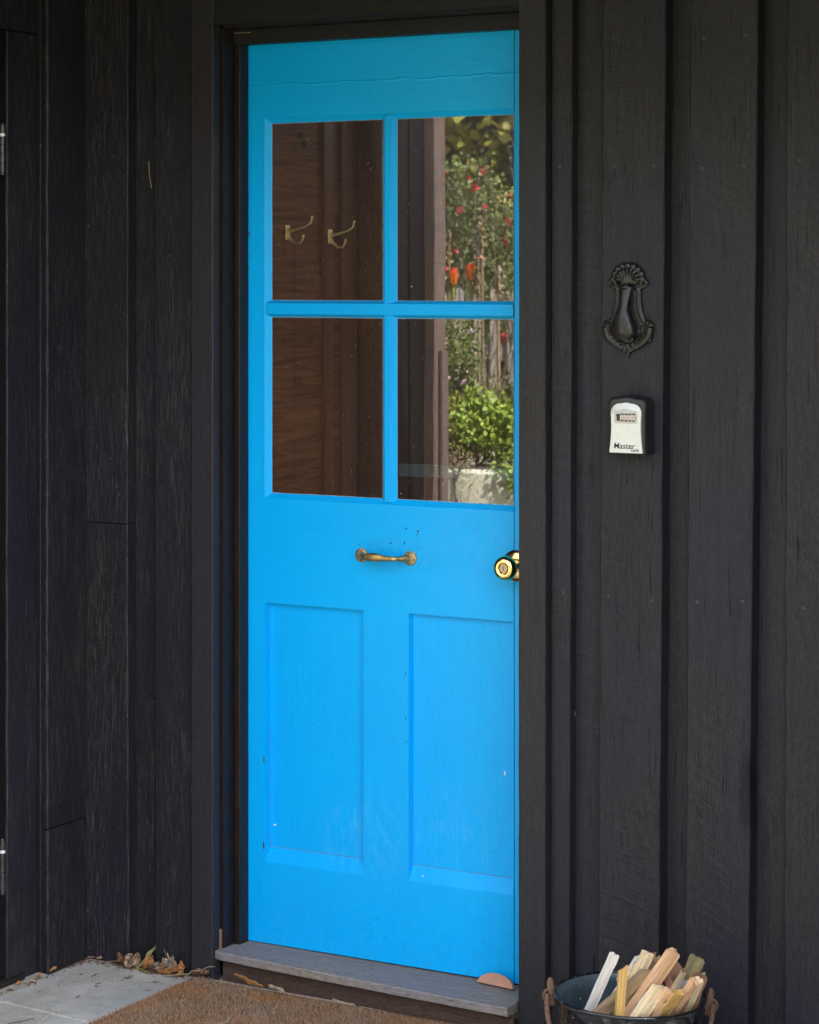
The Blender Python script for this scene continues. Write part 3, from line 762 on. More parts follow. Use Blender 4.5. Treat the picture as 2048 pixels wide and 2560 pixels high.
mb.tube(P, RR, 14, sq=(1., .62) if False else (.7, 1.0)); mb.build('handle_bar', M_brassold, hd, True)
# brass knob
kn = empty('door_knob', (.6835, -.0015, .8955)); kn.parent = door
mb = MB(); mb.lathe([(.0001, .010), (.014, .010), (.022, .0085), (.030, .0045), (.0335, .0018), (.0335, 0)], 48, ry); mb.build('knob_rose', M_brass, kn, True)
mb = MB(); mb.lathe([(.0125, .008), (.0115, .018), (.012, .026), (.0175, .033), (.0235, .041), (.0262, .047), (.0262, .053), (.0250, .0575), (.0225, .0610), (.0200, .0628),
                     (.0175, .0640), (.0150, .0643), (.0120, .0638), (.0105, .0625), (.0092, .0605), (.0088, .0602)], 48, ry)
mb.build('knob_body', M_brass, kn, True)
mb = MB(); mb.lathe([(.0001, .0607), (.0080, .0607), (.0088, .0600), (.0088, .055)], 32, ry)
cy = mb.build('key_cylinder', simple('worn_key_cylinder', (.42, .34, .24), .4, .8), kn, True)
mb = MB(); mb.box(-.0008, .0008, -.0612, -.0606, -.0045, .0045); mb.build('keyhole', M_ink, cy)

# ------------------------------------------------------------------ doorstep
st = empty('doorstep', (.36, -.09, GZ), 'grey weathered timber doorstep with dark brown riser under the blue door', 'doorstep')
mb = MB(); n = 80; vs = []; fs = []
for i in range(n + 1):
    t = i / n; x = -.0215 + .7585 * t
    yf = -.107 - .042 * t ** .8 + .0015 * mnoise.noise(Vector((x * 20, 0, 0)))
    if t < .03: yf += .004 * (1 - t / .03)
    zt = .0015 - .0035 * t; dz = .0005 * mnoise.noise(Vector((x * 40, 4, 0)))
    ed = .0022 + .0018 * abs(mnoise.noise(Vector((x * 35, 9, 0))))
    ps = [(.03, zt), (yf + ed, zt + dz), (yf, zt - ed), (yf + .001, zt - .0175), (yf + .003, zt - .019), (.03, zt - .019)]
    vs += [(x - .36, y + .09, z - GZ) for y, z in ps]
for i in range(n):
    for k in range(6): fs.append((i * 6 + k, (i + 1) * 6 + k, (i + 1) * 6 + (k + 1) % 6, i * 6 + (k + 1) % 6))
fs += [tuple(range(6)), tuple(n * 6 + k for k in range(6))[::-1]]
mb.add(vs, fs); mb.build('tread', M_step, st)
mb = MB(); n = 60; vs = []; fs = []
for i in range(n + 1):
    t = i / n; x = -.012 + .752 * t; yf = -.086 - .038 * t
    j = .001 * mnoise.noise(Vector((x * 25, 2, 0)))
    for y, z in ((yf + j, GZ - .003), (yf + j, -.0195 - .003 * t)): vs.append((x - .36, y + .09, z - GZ))
for i in range(n): fs.append((i * 2, i * 2 + 2, i * 2 + 3, i * 2 + 1))
mb.add(vs, fs); mb.build('riser', M_riser, st)
# terracotta half disc leaning against the door foot
mb = MB(); n = 24
pr = [(.046 * cos(pi * k / n), .046 * .56 * sin(pi * k / n)) for k in range(n + 1)]
fr_ = [(x, -.006, z) for x, z in pr]; bk = [(x, .006, z) for x, z in pr]
fs = [tuple(range(n + 1))[::-1], tuple(n + 1 + k for k in range(n + 1))]
for k in range(n): fs.append((k, k + 1, n + 2 + k, n + 1 + k))
fs.append((n, 0, n + 1, 2 * n + 1)); mb.add(fr_ + bk, fs)
td = mb.build('terracotta_disc', M_terr, None, False, (.650, -.032, .0015)); td.rotation_euler = (radians(-24), 0, radians(-8))
bv = td.modifiers.new('bev', 'BEVEL'); bv.width = .0012; bv.segments = 2
tag(td, 'terracotta half disc leaning on the doorstep against the foot of the blue door', 'terracotta disc')

# ------------------------------------------------------------------ doormat
mat_o = empty('doormat', (.35, -.37, GZ), 'brown coir doormat on the paving in front of the doorstep', 'doormat')
MX0, MX1, MY0, MY1 = -.066, .80, -.62, -.128
def medge(x, y):
    return (x + .006 * mnoise.noise(Vector((y * 9, 3, 0))) - .045 * 0, y)
mb = MB(); mb.box(MX0 + .004 - .35, MX1 - .35, MY0 + .37, MY1 - .003 + .37 - .0, .0005, .007)
mb.build('mat_backing', M_rust, mat_o)
mb = MB(); rr = random.Random(3); vs = []; fs = []; rs = []
NB = 85000
for i in range(NB):
    x = rr.uniform(MX0, MX1); y = rr.uniform(MY0, MY1)
    yb = MY1 - .030 * max(0, x) / .8
    if y > yb + .004 * mnoise.noise(Vector((x * 40, 8, 0))): continue
    if x < MX0 + .003 + .004 * mnoise.noise(Vector((y * 30, 1, 0))): continue
    a = rr.uniform(0, 2 * pi); w = rr.uniform(.0004, .0008); h = rr.uniform(.0095, .0135) + .0015 * mnoise.noise(Vector((x * 20, y * 20, 0)))
    lx = rr.gauss(0, .0035); ly = rr.gauss(0, .0035); k = len(vs)
    X = x - .35; Y = y + .37
    vs += [(X - w * cos(a), Y - w * sin(a), .004), (X + w * cos(a), Y + w * sin(a), .004), (X + lx + w * .6 * cos(a), Y + ly + w * .6 * sin(a), h), (X + lx - w * .6 * cos(a), Y + ly - w * .6 * sin(a), h)]
    fs.append((k, k + 1, k + 2, k + 3)); rs += [min(1, max(0, rr.gauss(.5, .28)))] * 4
mb.v = vs; mb.f = fs; mb.r = rs; mb.mi = [0] * len(fs)
mb.build('mat_pile', M_coir, mat_o)

# ------------------------------------------------------------------ side door with hinges
sdr = empty('side_door', (-.4, -.39, GZ), 'black boarded side door standing hinged at the left edge', 'door')
mb = MB()
yb_ = -.381
for w in (.10, .16, .15, .16, .15, .195):
    t = MB(); yplank(t, yb_ + .39, yb_ - w + .0015 + .39, -.392 + .4, -.42 + .4, .03, 2.11, n=30, ch=.002)
    mb.add(t.v, t.f); yb_ -= w
mb.build('door_boards', M_blackshade, sdr)
for z0, z1, lab in ((1.743, 1.846, None), (.153, .266, None)):
    mb = MB(); zc = (z0 + z1) / 2 - GZ; hh = (z1 - z0)
    x_ = .0155; y_ = -.012
    for k in range(5):
        a = zc - hh / 2 + hh * k / 5
        mb.tube([(x_, y_, a + .0006), (x_, y_, a + hh / 5 - .0006)], .0062, 14)
    mb.ball((x_, y_, zc + hh / 2 + .002), .0055, 10, 6); mb.ball((x_, y_, zc - hh / 2 - .002), .0055, 10, 6)
    mb.box(x_ - .007, x_ - .0045, y_ - .025, y_ + .012, zc - hh / 2, zc + hh / 2)
    h_ = mb.build('hinge', M_hinge, sdr, True)
    mb = MB(); mb.tube([(x_, y_, zc + hh * .27), (x_, y_, zc + hh * .33)], .0065, 14); mb.build('hinge_washer', M_silver, h_, True)

# ------------------------------------------------------------------ door knocker
kk = empty('door_knocker', (.990, -.1005, 1.447), 'ornate black cast iron door knocker on the wall board above the key box', 'door knocker')
mb = MB()
def S(u, v, y=0): return (u * .001, -y * .001, v * .001)
mb.ball(S(0, 62, 0), .018, 16, 10, sc=(1.5, .35, 1.0))
for k in range(9):                                    # petals of the crest
    a = radians(180 * k / 8); r = 29
    u, v = r * cos(a) * 1.08, 60 + r * .92 * sin(a)
    mb.ball(S(u, v, 3), .0085, 12, 8, sc=(1, .8, 1))
    mb.tube([S(u * .35, 60 + (v - 60) * .35, 6), S(u * .7, 60 + (v - 60) * .7, 9), S(u, v, 7)], [.003, .0042, .002], 8)
    mb.tube([S(u * .5 + 3, 60 + (v - 60) * .5, 7), S(u + 3, v - 2, 6)], [.0022, .0012], 6)
for s_ in (-1, 1):
    sp = [S(s_ * (33 + 9 * (1 - t) * cos(t * 7)), 50 + 9 * (1 - t) * sin(t * 7), 4) for t in [i / 14 for i in range(15)]]
    mb.tube(sp, [.0042 * (1 - .5 * i / 14) for i in range(15)], 8)
    mb.tube([S(s_ * 20, 47, 4), S(s_ * 30, 44, 4), S(s_ * 42, 48, 3)], [.005, .0055, .003], 8)
    mb.ball(S(s_ * 23, 38, 4), .0065, 10, 8, sc=(1, .8, 1.2))
    # lyre-shaped side bars, three reeds each
    for d in (-3.4, 0, 3.4):
        pts = []
        for i in range(15):
            t = i / 14; u = s_ * (24 + 1.5 * sin(t * pi) * -1 + 17 * t ** 2.4) + d * (1 if s_ > 0 else -1) * .9; v = 36 - 72 * t
            pts.append(S(u, v, 4 if d else 5.5))
        mb.tube(pts, .0031, 8)
    # lower scrolls
    sp = [S(s_ * (43 + 11 * (1 - .75 * t) * cos(pi * .8 + t * 7.5)), -43 + 11 * (1 - .75 * t) * sin(pi * .8 + t * 7.5), 4 + 3 * t) for t in [i / 18 for i in range(19)]]
    mb.tube(sp, [.0060 - .003 * i / 18 for i in range(19)], 8)
    pts = [S(s_ * (48 - 46 * t ** 2), -40 - 44 * t ** .8, 4) for t in [i / 12 for i in range(13)]]
    mb.tube(pts, [.0095 - .0025 * i / 12 for i in range(13)], 8)
    pts = [S(s_ * (40 - 44 * t ** 1.4), -50 - 28 * t ** .8, 6) for t in [i / 10 for i in range(11)]]
    mb.tube(pts, [.004 - .0015 * i / 10 for i in range(11)], 8)
    mb.ball(S(s_ * 36, -66, 5), .0055, 10, 8); mb.ball(S(s_ * 27, -76, 4), .0045, 10, 8); mb.ball(S(s_ * 54, -34, 4), .0045, 10, 8)
    mb.ball(S(s_ * 48, -60, 3), .0062, 10, 8, sc=(.8, .7, 1.5))
for s_ in (-1, 1):
    for k in range(7):
        t = k / 6; u = s_ * (50 - 44 * t ** 1.7); v = -42 - 44 * t ** .85
        mb.ball(S(u, v, 8), .0052 - .0012 * t, 10, 6, sc=(1, .8, 1.25), rot=Euler((0, s_ * .5, 0)))
        mb.tube([S(u * .93, v + 3, 10), S(u * .80, v + 10, 11), S(u * .78, v + 17, 6)], [.0028, .0022, .001], 6)
    for k in range(3):
        mb.tube([S(s_ * (44 - 4 * k), -38 + 3 * k, 6), S(s_ * (52 - 6 * k), -30 + 4 * k, 7), S(s_ * (50 - 7 * k), -24 + 2 * k, 4)], [.0035, .003, .0012], 6)
mb.ball(S(0, -78, 3), .013, 14, 10, sc=(1.2, .45, .8)); mb.ball(S(0, -90, 3), .006, 10, 8, sc=(.8, .6, 1.5)); mb.ball(S(0, -98, 2), .003, 8, 6)
mb.ball(S(0, -60, 1), .030, 16, 10, sc=(1.35, .12, .8)); mb.ball(S(0, -5, 0), .05, 16, 10, sc=(.50, .06, 1.0)); mb.ball(S(0, -35, 0), .042, 16, 10, sc=(.85, .06, .8))
mb.build('back_plate', M_iron, kk, True)
mb = MB()
mb.tube([S(-13, 40, 10), S(0, 43, 13), S(13, 40, 10)], [.005, .0075, .005], 10)
P = []; RR = []
for i in range(17):
    t = i / 16; P.append(S(-7 * t, 42 - 106 * t, 12 + 9 * sin(pi * min(1, t * 1.1)) + 3 * t))
    RR.append(.0135 - .0032 * math.exp(-((t - .33) / .16) ** 2) + (.024 * max(0, (t - .35) / .65) ** 1.2 if t < .85 else .024 * (.5 / .65) ** 1.2 * (1 - (t - .85) / .15 * .75)))
mb.tube(P, RR, 16, sq=(1, .5))
for k in (-2, -1, 0, 1, 2):                           # acanthus ribs on the striker
    mb.tube([S(-2 + k * 1.0, -8, 22), S(-4 + k * 4.5, -34, 26 - abs(k) * 2.5), S(-5 + k * 8, -60, 21 - abs(k) * 3)], [.0012, .0028, .0016], 6)
sp = [S(-5 + 14 * (1 - .8 * t) * cos(-.6 + t * 8), -58 + 9 * (1 - .8 * t) * sin(-.6 + t * 8), 20) for t in [i / 16 for i in range(17)]]
mb.tube(sp, [.0032 - .0014 * i / 16 for i in range(17)], 7)
mb.ball(S(0, 32, 17), .010, 12, 8, sc=(1, .6, 1.2)); mb.ball(S(-4, 22, 19), .005, 10, 8)
mb.ball(S(14, -62, 14), .0055, 10, 8)
mb.build('striker', M_iron, kk, True)

# ------------------------------------------------------------------ combination key box
lk = empty('key_box', (1.0035, -.1005, 1.2125), 'small black and silver combination key box screwed to the wall board below the door knocker', 'key box')
def shell(mb, rings, mi=0, cap=True, rnd=.5):
    n = len(rings[0]); vs = [p for r in rings for p in r]; fs = []
    for i in range(len(rings) - 1):
        for k in range(n): fs.append((i * n + k, i * n + (k + 1) % n, (i + 1) * n + (k + 1) % n, (i + 1) * n + k))
    if cap: fs.append(tuple((len(rings) - 1) * n + k for k in range(n)))
    mb.add(vs, fs, rnd, mi)
def boxout(w_top, w_mid, w_bot, h0, h1, y, arch=.0035, rc=.015, n=14):
    """outline anticlockwise seen from the front: narrower waist, arched top"""
    pts = []
    def half(v):      # half width at height v
        t = (v - h0) / (h1 - h0)
        return (w_bot * (1 - t) ** 2 + w_top * t ** 2 + 2 * t * (1 - t) * (2 * w_mid - .5 * (w_top + w_bot))) * .5
    for i in range(n):
        v = h0 + .003 + (h1 - rc - h0 - .003) * i / (n - 1); pts.append((half(v), v))
    w = half(h1 - rc)
    for i in range(1, n):
        a = pi / 2 * i / (n - 1); pts.append((w - rc + rc * cos(a), h1 - rc + rc * sin(a)))
    for i in range(1, n):
        t = i / (n - 1); pts.append(((w - rc) * (1 - t), h1 + arch * (1 - cos(pi * t)) / 2))
    full = [(-half(h0) * .96, h0), (half(h0) * .96, h0)] + pts
    mirror = [(-x, v) for x, v in pts[:-1]][::-1]
    return [(x, y, v) for x, v in full + mirror]
mb = MB()
shell(mb, [boxout(.088, .086, .088, -.060, .056, 0), boxout(.088, .086, .088, -.060, .056, -.026), boxout(.086, .083, .086, -.059, .055, -.036),
           boxout(.081, .078, .081, -.0575, .052, -.0405), boxout(.077, .074, .078, -.056, .0495, -.0415)])
mb.build('box_body', M_lockblk, lk, True)
mb = MB()
shell(mb, [boxout(.0715, .0655, .0745, -.0565, .0435, -.0405, .002, .020), boxout(.0715, .0655, .0745, -.0565, .0435, -.0432, .002, .020), boxout(.0695, .064, .073, -.0555, .042, -.0442, .002, .020)])
mb.build('face_plate', M_silver, lk, True)
mb = MB()
o_ = boxout(.050, .050, .050, .0035, .0290, -.0441, .0035, .003); i_ = boxout(.050, .050, .050, .0035, .0290, -.0449, .0035, .003)
i2 = boxout(.047, .047, .047, .0048, .0278, -.0452, .003, .003)
shell(mb, [o_, i_, i2]); bez = mb.build('dial_window', M_silver2, lk)
mb = MB(); mb.box(-.0195, -.0125, -.0468, -.045, .0085, .0225, ch=.0008); mb.box(-.0205, -.0115, -.0474, -.0455, .0185, .0215, ch=.0006); mb.build('release_slider', M_ink, bez)
for k in range(4):
    xc_ = -.0075 + k * .0083
    mb = MB(); mb.box(xc_ - .0030, xc_ + .0030, -.0460, -.0450, .0075, .0235, mi=0)
    w_ = mb.build('dial_slot', M_ink, bez)
    mb = MB(); mb.tube([(xc_ - .0032, -.0440, .0155), (xc_ + .0032, -.0440, .0155)], .0058, 16, mi=0)
    mb.build('dial_wheel', M_dial, bez)
    mb = MB(); mb.box(xc_ - .0008, xc_ + .0008, -.0500, -.0497, .0138, .0172); mb.build('dial_digit', M_ink, bez)
def lettering(txt, size, x, z, y, off, shear, parent, m, bold=.0):
    cu = bpy.data.curves.new('t', 'FONT'); cu.body = txt; cu.size = size; cu.offset = bold; cu.shear = shear; cu.extrude = .0002; cu.space_character = off
    ob = bpy.data.objects.new('t', cu); COL.objects.link(ob)
    dg = bpy.context.evaluated_depsgraph_get(); me = bpy.data.meshes.new_from_object(ob.evaluated_get(dg))
    bpy.data.objects.remove(ob)
    me.materials.clear(); me.materials.append(m)
    for v in me.vertices: v.co = Vector((v.co.x + x, y - v.co.z, v.co.y + z))
    o = bpy.data.objects.new('lettering', me); COL.objects.link(o); o.parent = parent
    xs_ = [v.co.x for v in me.vertices]; return o, min(xs_), max(xs_)
lo, a_, b_ = lettering('Master', .0165, -.0272, -.0475, -.0446, 1.02, .12, lk, M_ink, .0001)
lettering('Lock', .0085, .0120, -.0525, -.0447, 1.0, .12, lk, M_ink, .0001)

# ------------------------------------------------------------------ enamel pot
PC = (1.078, -.300); PR = .146; PZ = .118
pot = empty('enamel_pot', (PC[0], PC[1], GZ), 'black chipped enamel pot full of kindling on the paving against the wall', 'pot', None, (radians(0), radians(1.5), 0))
def L_(z): return z - GZ
H = PZ - GZ
mb = MB(); mb.lathe([(.0001, .004), (.085, .004), (.103, .010), (.120, .032), (.1345, .075), (.139, .12), (.138, H - .03), (.140, H - .012), (.1455, H - .004)], 72)
mb.build('pot_body', M_enamel, pot, True)
mb = MB(); pr = []
for i in range(9): a = -pi * .35 + 2 * pi * .85 * i / 8; pr.append((.1460 + .0036 * cos(a), H - .001 + .0036 * sin(a)))
pr2 = [(.1448 - .0, H - .0035)] + pr
mb.lathe(pr2, 72); mb.build('pot_rim', M_enamel, pot, True)
mb = MB(); mb.lathe([(.1435, H - .001), (.1375, H - .010), (.1355, H - .03), (.1365, .12), (.132, .078), (.117, .034), (.10, .013), (.0001, .008)], 72)
mb.build('pot_lining', M_enin, pot, True)
ax = Vector((cos(radians(22)), sin(radians(22)), 0))
for s_ in (-1, 1):
    mb = MB(); c = ax * (s_ * .149)
    # upright iron ear with a ring round the bail
    mb.tube([c + Vector((0, 0, H - .030)), c + ax * s_ * .004 + Vector((0, 0, H - .005)), c + ax * s_ * .007 + Vector((0, 0, H + .014)), c + ax * s_ * .006 + Vector((0, 0, H + .022))], [.007, .0078, .0072, .004], 10)
    rc = c + ax * s_ * .008 + Vector((0, 0, H - .012)); q = Vector((-ax.y, ax.x, 0))
    mb.tube([rc + ax * (cos(t) * .011) + Vector((0, 0, sin(t) * .013)) + q * -.004 for t in [2 * pi * i / 14 for i in range(15)]], .0030, 8, False)
    mb.build('handle_lug', M_rust, pot, True)
mb = MB(); pts = []; nrm = Vector((ax.y, -ax.x, 0)); 
for i in range(41):
    t = pi * i / 40
    lat = cos(t) * (.160 + .004 * sin(t)); dr = sin(t) * .185
    pts.append(ax * lat + nrm * (dr * .80 + .012) + Vector((0, 0, H - .008 - dr * .56 - .012 * sin(2 * t) ** 2)))
mb.tube(pts, [.0052 + .0006 * mnoise.noise(Vector((i, 0, 0))) for i in range(41)], 10)
mb.build('bail_handle', M_rust, pot, True)

# ------------------------------------------------------------------ kindling
def stick(name, tip, base, w, d, mat, lab, roll=0, cut=.0, seed=0):
    tip = Vector(tip); base = Vector(base); L = (tip - base).length; dz = (tip - base).normalized()
    cx = Vector((cos(radians(29.5)), sin(radians(29.5)), 0))          # broad face turned to the garden side
    cx = (cx - dz * cx.dot(dz)).normalized(); cyv = dz.cross(cx)
    rr = random.Random(seed + 100); M = Matrix((cx, cyv, dz)).transposed().to_4x4()
    M = M @ Matrix.Rotation(radians(roll), 4, 'Z'); M.translation = base
    n = 10; vs = []; fs = []; prof = [(-.5, -.5), (-.1, -.52), (.3, -.49), (.5, -.5), (.51, .1), (.5, .5), (0, .51), (-.5, .5), (-.49, 0)]
    k_ = len(prof)
    for i in range(n + 1):
        t = i / n; tw = .03 * sin(t * 3 + seed)
        for j, (a, b) in enumerate(prof):
            a2 = a * w * (1 + .20 * mnoise.noise(Vector((t * 5, j * 1.7, seed)))); b2 = b * d * (1 + .20 * mnoise.noise(Vector((t * 5, j * 1.7 + 50, seed))))
            z = L * t
            if i == n: z += cut * a * w + rr.uniform(-.0045, .0045)
            vs.append((a2 * cos(tw) - b2 * sin(tw), a2 * sin(tw) + b2 * cos(tw), z))
    for i in range(n):
        for j in range(k_): fs.append((i * k_ + j, i * k_ + (j + 1) % k_, (i + 1) * k_ + (j + 1) % k_, (i + 1) * k_ + j))
    c0 = len(vs); vs.append((0, 0, L + rr.uniform(-.001, .001)))
    fs += [(n * k_ + j, n * k_ + (j + 1) % k_, c0) for j in range(k_)]; fs.append(tuple(range(k_))[::-1])
    mb = MB(); mb.add(vs, fs); o = mb.build(name, M_w[mat]); o.matrix_world = M
    return tag(o, lab, 'kindling stick', 'split kindling sticks in the enamel pot')
# pixel rays of the photograph are turned into real places here only to read the tips off once
FX = 70 / 24 * 2048; th = radians(29.5)
def onY(px, py, Y):
    a = (px - 1024) / FX; b = -(py - 700) / FX
    d = (a * cos(th) - sin(th), a * sin(th) + cos(th), b); t = (Y + 4.55) / d[1]
    return Vector((2.995 + t * d[0], Y, 1.505 + t * d[2]))
def cp(x, y, Y): return onY(1330 + x / 3.45, 2350 + y / 3.45, Y)
ST = [
 ('kindling_stick', (712, 125), (500, 585), -.300, -.345, .020, .016, 'white', 'pale bleached square stick standing alone at the left of the kindling pot', 18, 0),
 ('kindling_stick', (785, 245), (757, 620), -.385, -.40, .020, .014, 'yellow', 'short golden yellow split stick upright at the front of the kindling pot', 12, .5),
 ('kindling_stick', (1000, 110), (775, 560), -.315, -.365, .024, .022, 'cream', 'long cream coloured stick leaning right behind the short golden one', 22, .1),
 ('kindling_stick', (925, 150), (760, 420), -.285, -.31, .014, .022, 'white', 'thin whitish stick showing behind the long cream stick', 10, 0),
 ('kindling_stick', (1225, 100), (850, 640), -.335, -.395, .027, .024, 'pink', 'longest pinkish stick leaning right across the middle of the kindling pot', 24, .1),
 ('kindling_stick', (1010, 270), (600, 620), -.345, -.380, .026, .020, 'tan', 'rough tan stick lying low behind the golden and cream sticks', 5, .6),
 ('kindling_stick', (1045, 120), (1000, 400), -.270, -.29, .013, .016, 'red', 'dark reddish splinter tip behind the cream stick, left of the longest stick', 0, .3),
 ('kindling_stick', (1110, 180), (1010, 380), -.285, -.30, .034, .020, 'tan', 'broken tan offcut with ragged top behind the longest stick', 0, .4),
 ('kindling_stick', (1250, 220), (1170, 420), -.270, -.30, .036, .026, 'red', 'thick reddish brown offcut behind the longest stick', 10, -.5),
 ('kindling_stick', (1430, 150), (1340, 380), -.262, -.285, .030, .026, 'olive', 'olive yellow square offcut standing highest at the right of the pot', 28, 0),
 ('kindling_stick', (1450, 300), (1340, 560), -.275, -.31, .036, .018, 'red', 'reddish brown flat offcut below the olive one at the right rim', 24, .0),
 ('kindling_stick', (1300, 285), (1215, 440), -.305, -.33, .017, .014, 'tan', 'short brown stick with rough end between the longest stick and the right rim', 8, 0),
 ('kindling_stick', (1345, 345), (1270, 480), -.315, -.34, .022, .014, 'grey', 'blue grey weathered offcut among the pale sticks on the right', 8, .3),
 ('kindling_stick', (1160, 335), (1200, 430), -.315, -.33, .018, .014, 'red', 'small orange brown chip tucked beside the longest stick', 0, .5),
 ('kindling_stick', (1445, 345), (1330, 560), -.325, -.36, .018, .016, 'cream', 'pale stick with rough end nearest the right rim of the pot', 20, 0),
 ('kindling_stick', (1400, 360), (1235, 590), -.350, -.395, .018, .018, 'pink', 'pale peach stick leaning right just inside the right rim', 22, 0),
 ('kindling_stick', (1100, 410), (955, 625), -.385, -.415, .028, .022, 'cream', 'stubby cream stick with sawn end at the front rim, right of the longest stick', 22, .1),
 ('kindling_stick', (1180, 430), (1070, 620), -.385, -.41, .018, .018, 'pink', 'narrow peach stick at the front rim between two blunt offcuts', 10, 0),
 ('kindling_stick', (1330, 250), (1180, 480), -.265, -.30, .010, .010, 'pink', 'thin peach splinter left of the olive offcut', 12, .8),
 ('kindling_stick', (1475, 300), (1390, 470), -.268, -.29, .012, .010, 'tan', 'thin tan splinter furthest right in the pot', 6, .6),
 ('kindling_stick', (870, 265), (690, 520), -.31, -.335, .012, .010, 'cream', 'short cream splinter just above the golden stick', 20, .8),
 ('kindling_stick', (1140, 520), (1080, 640), -.385, -.385, .010, .008, 'red', 'small reddish splinter at the very front of the pot', 10, .4),
 ('kindling_stick', (905, 200), (700, 560), -.300, -.33, .010, .012, 'pink', 'thin peach splinter between the lone white stick and the cream one', 15, .6),
 ('kindling_stick', (1075, 150), (900, 420), -.275, -.30, .014, .012, 'tan', 'thin brown splinter just left of the longest stick', 30, .7),
 ('kindling_stick', (1380, 300), (1290, 480), -.280, -.31, .012, .014, 'cream', 'thin cream splinter standing between the olive offcut and the right rim', 12, .5),
 ('kindling_stick', (1010, 460), (900, 620), -.37, -.38, .010, .012, 'white', 'thin whitish splinter low at the front centre of the pot', 30, .8),
 ('kindling_stick', (1255, 450), (1130, 620), -.375, -.405, .030, .018, 'yellow', 'blunt yellow brown offcut low at the front rim of the pot', 16, .2),
]
for i, (nm, tp, bs, Yt, Yb, w, d, mt, lab, roll, cut) in enumerate(ST):
    t_ = cp(*tp, max(Yt, -.385)); Yb = max(Yb, Yt - .03)
    for q in range(60):
        b_ = cp(bs[0], max(bs[1], 600) if bs[1] > 540 else bs[1], Yb)
        if math.hypot(b_.x - PC[0], b_.y - PC[1]) < .122: break
        Yb += .004
    dv = (b_ - t_).normalized()
    if b_.z > .05: b_ = b_ + dv * .03
    for q in range(25):
        if math.hypot(b_.x - PC[0], b_.y - PC[1]) > .128 and (t_ - b_).length > .02: b_ = b_ - dv * .004
    dv = (b_ - t_).normalized()
    b2 = t_ + dv * ((t_ - b_).length)
    if b2.z < .03: pass
    stick(nm, t_, b2, w * .80, d * .80, mt, lab, roll, cut, i)

# ------------------------------------------------------------------ fallen leaves, twigs and litter
def leaf_mesh(mb, L, w, curl, cup, seed):
    rr = random.Random(seed); n = 12; m = 5; vs = []; fs = []
    for i in range(n + 1):
        t = i / n; ang = curl * (t - .3); wd = w * (sin(pi * min(1, t * .96 + .02)) ** .75)
        cxp = L * (sin(ang) / curl if abs(curl) > .05 else t) ; cz = L * ((1 - cos(ang)) / curl if abs(curl) > .05 else 0)
        for j in range(-m, m + 1):
            s_ = j / m; y = wd * .5 * s_ * cos(cup * s_ * .5); z = wd * .5 * abs(s_) * sin(cup * abs(s_))
            z += .32 * w * mnoise.noise(Vector((i * .45, j * .55, seed))) + .12 * w * mnoise.noise(Vector((i * 1.1, j * 1.3, seed)))
            y += .22 * w * mnoise.noise(Vector((i * .45, j * .3 + 20, seed))); cxq = .10 * L * mnoise.noise(Vector((i * .5, j * .5 + 40, seed)))
            vs.append((cxp + cxq, y, cz + z))
    k = 2 * m + 1
    for i in range(n):
        for j in range(2 * m): fs.append((i * k + j, i * k + j + 1, (i + 1) * k + j + 1, (i + 1) * k + j))
    mb.add(vs, fs, rr.random())
    mb.tube([(0 - L * .0, 0, 0), (-L * .25, 0, .001)], [.0008, .0005], 5)
def leaf(loc, L, w, curl, cup, rot, mt, lab, seed, grp='dry leaves blown into the corner'):
    mb = MB(); leaf_mesh(mb, L, w, curl, cup, seed)
    o = mb.build('dry_leaf', M_lf[mt], None, True, loc); o.rotation_euler = tuple(radians(a) for a in rot)
    return tag(o, lab, 'leaf', grp)
def onZ(px, py, Z):
    a = (px - 1024) / FX; b = -(py - 700) / FX
    d = (a * cos(th) - sin(th), a * sin(th) + cos(th), b); t = (Z - 1.505) / d[2]
    return Vector((2.995 + t * d[0], -4.55 + t * d[1], Z))
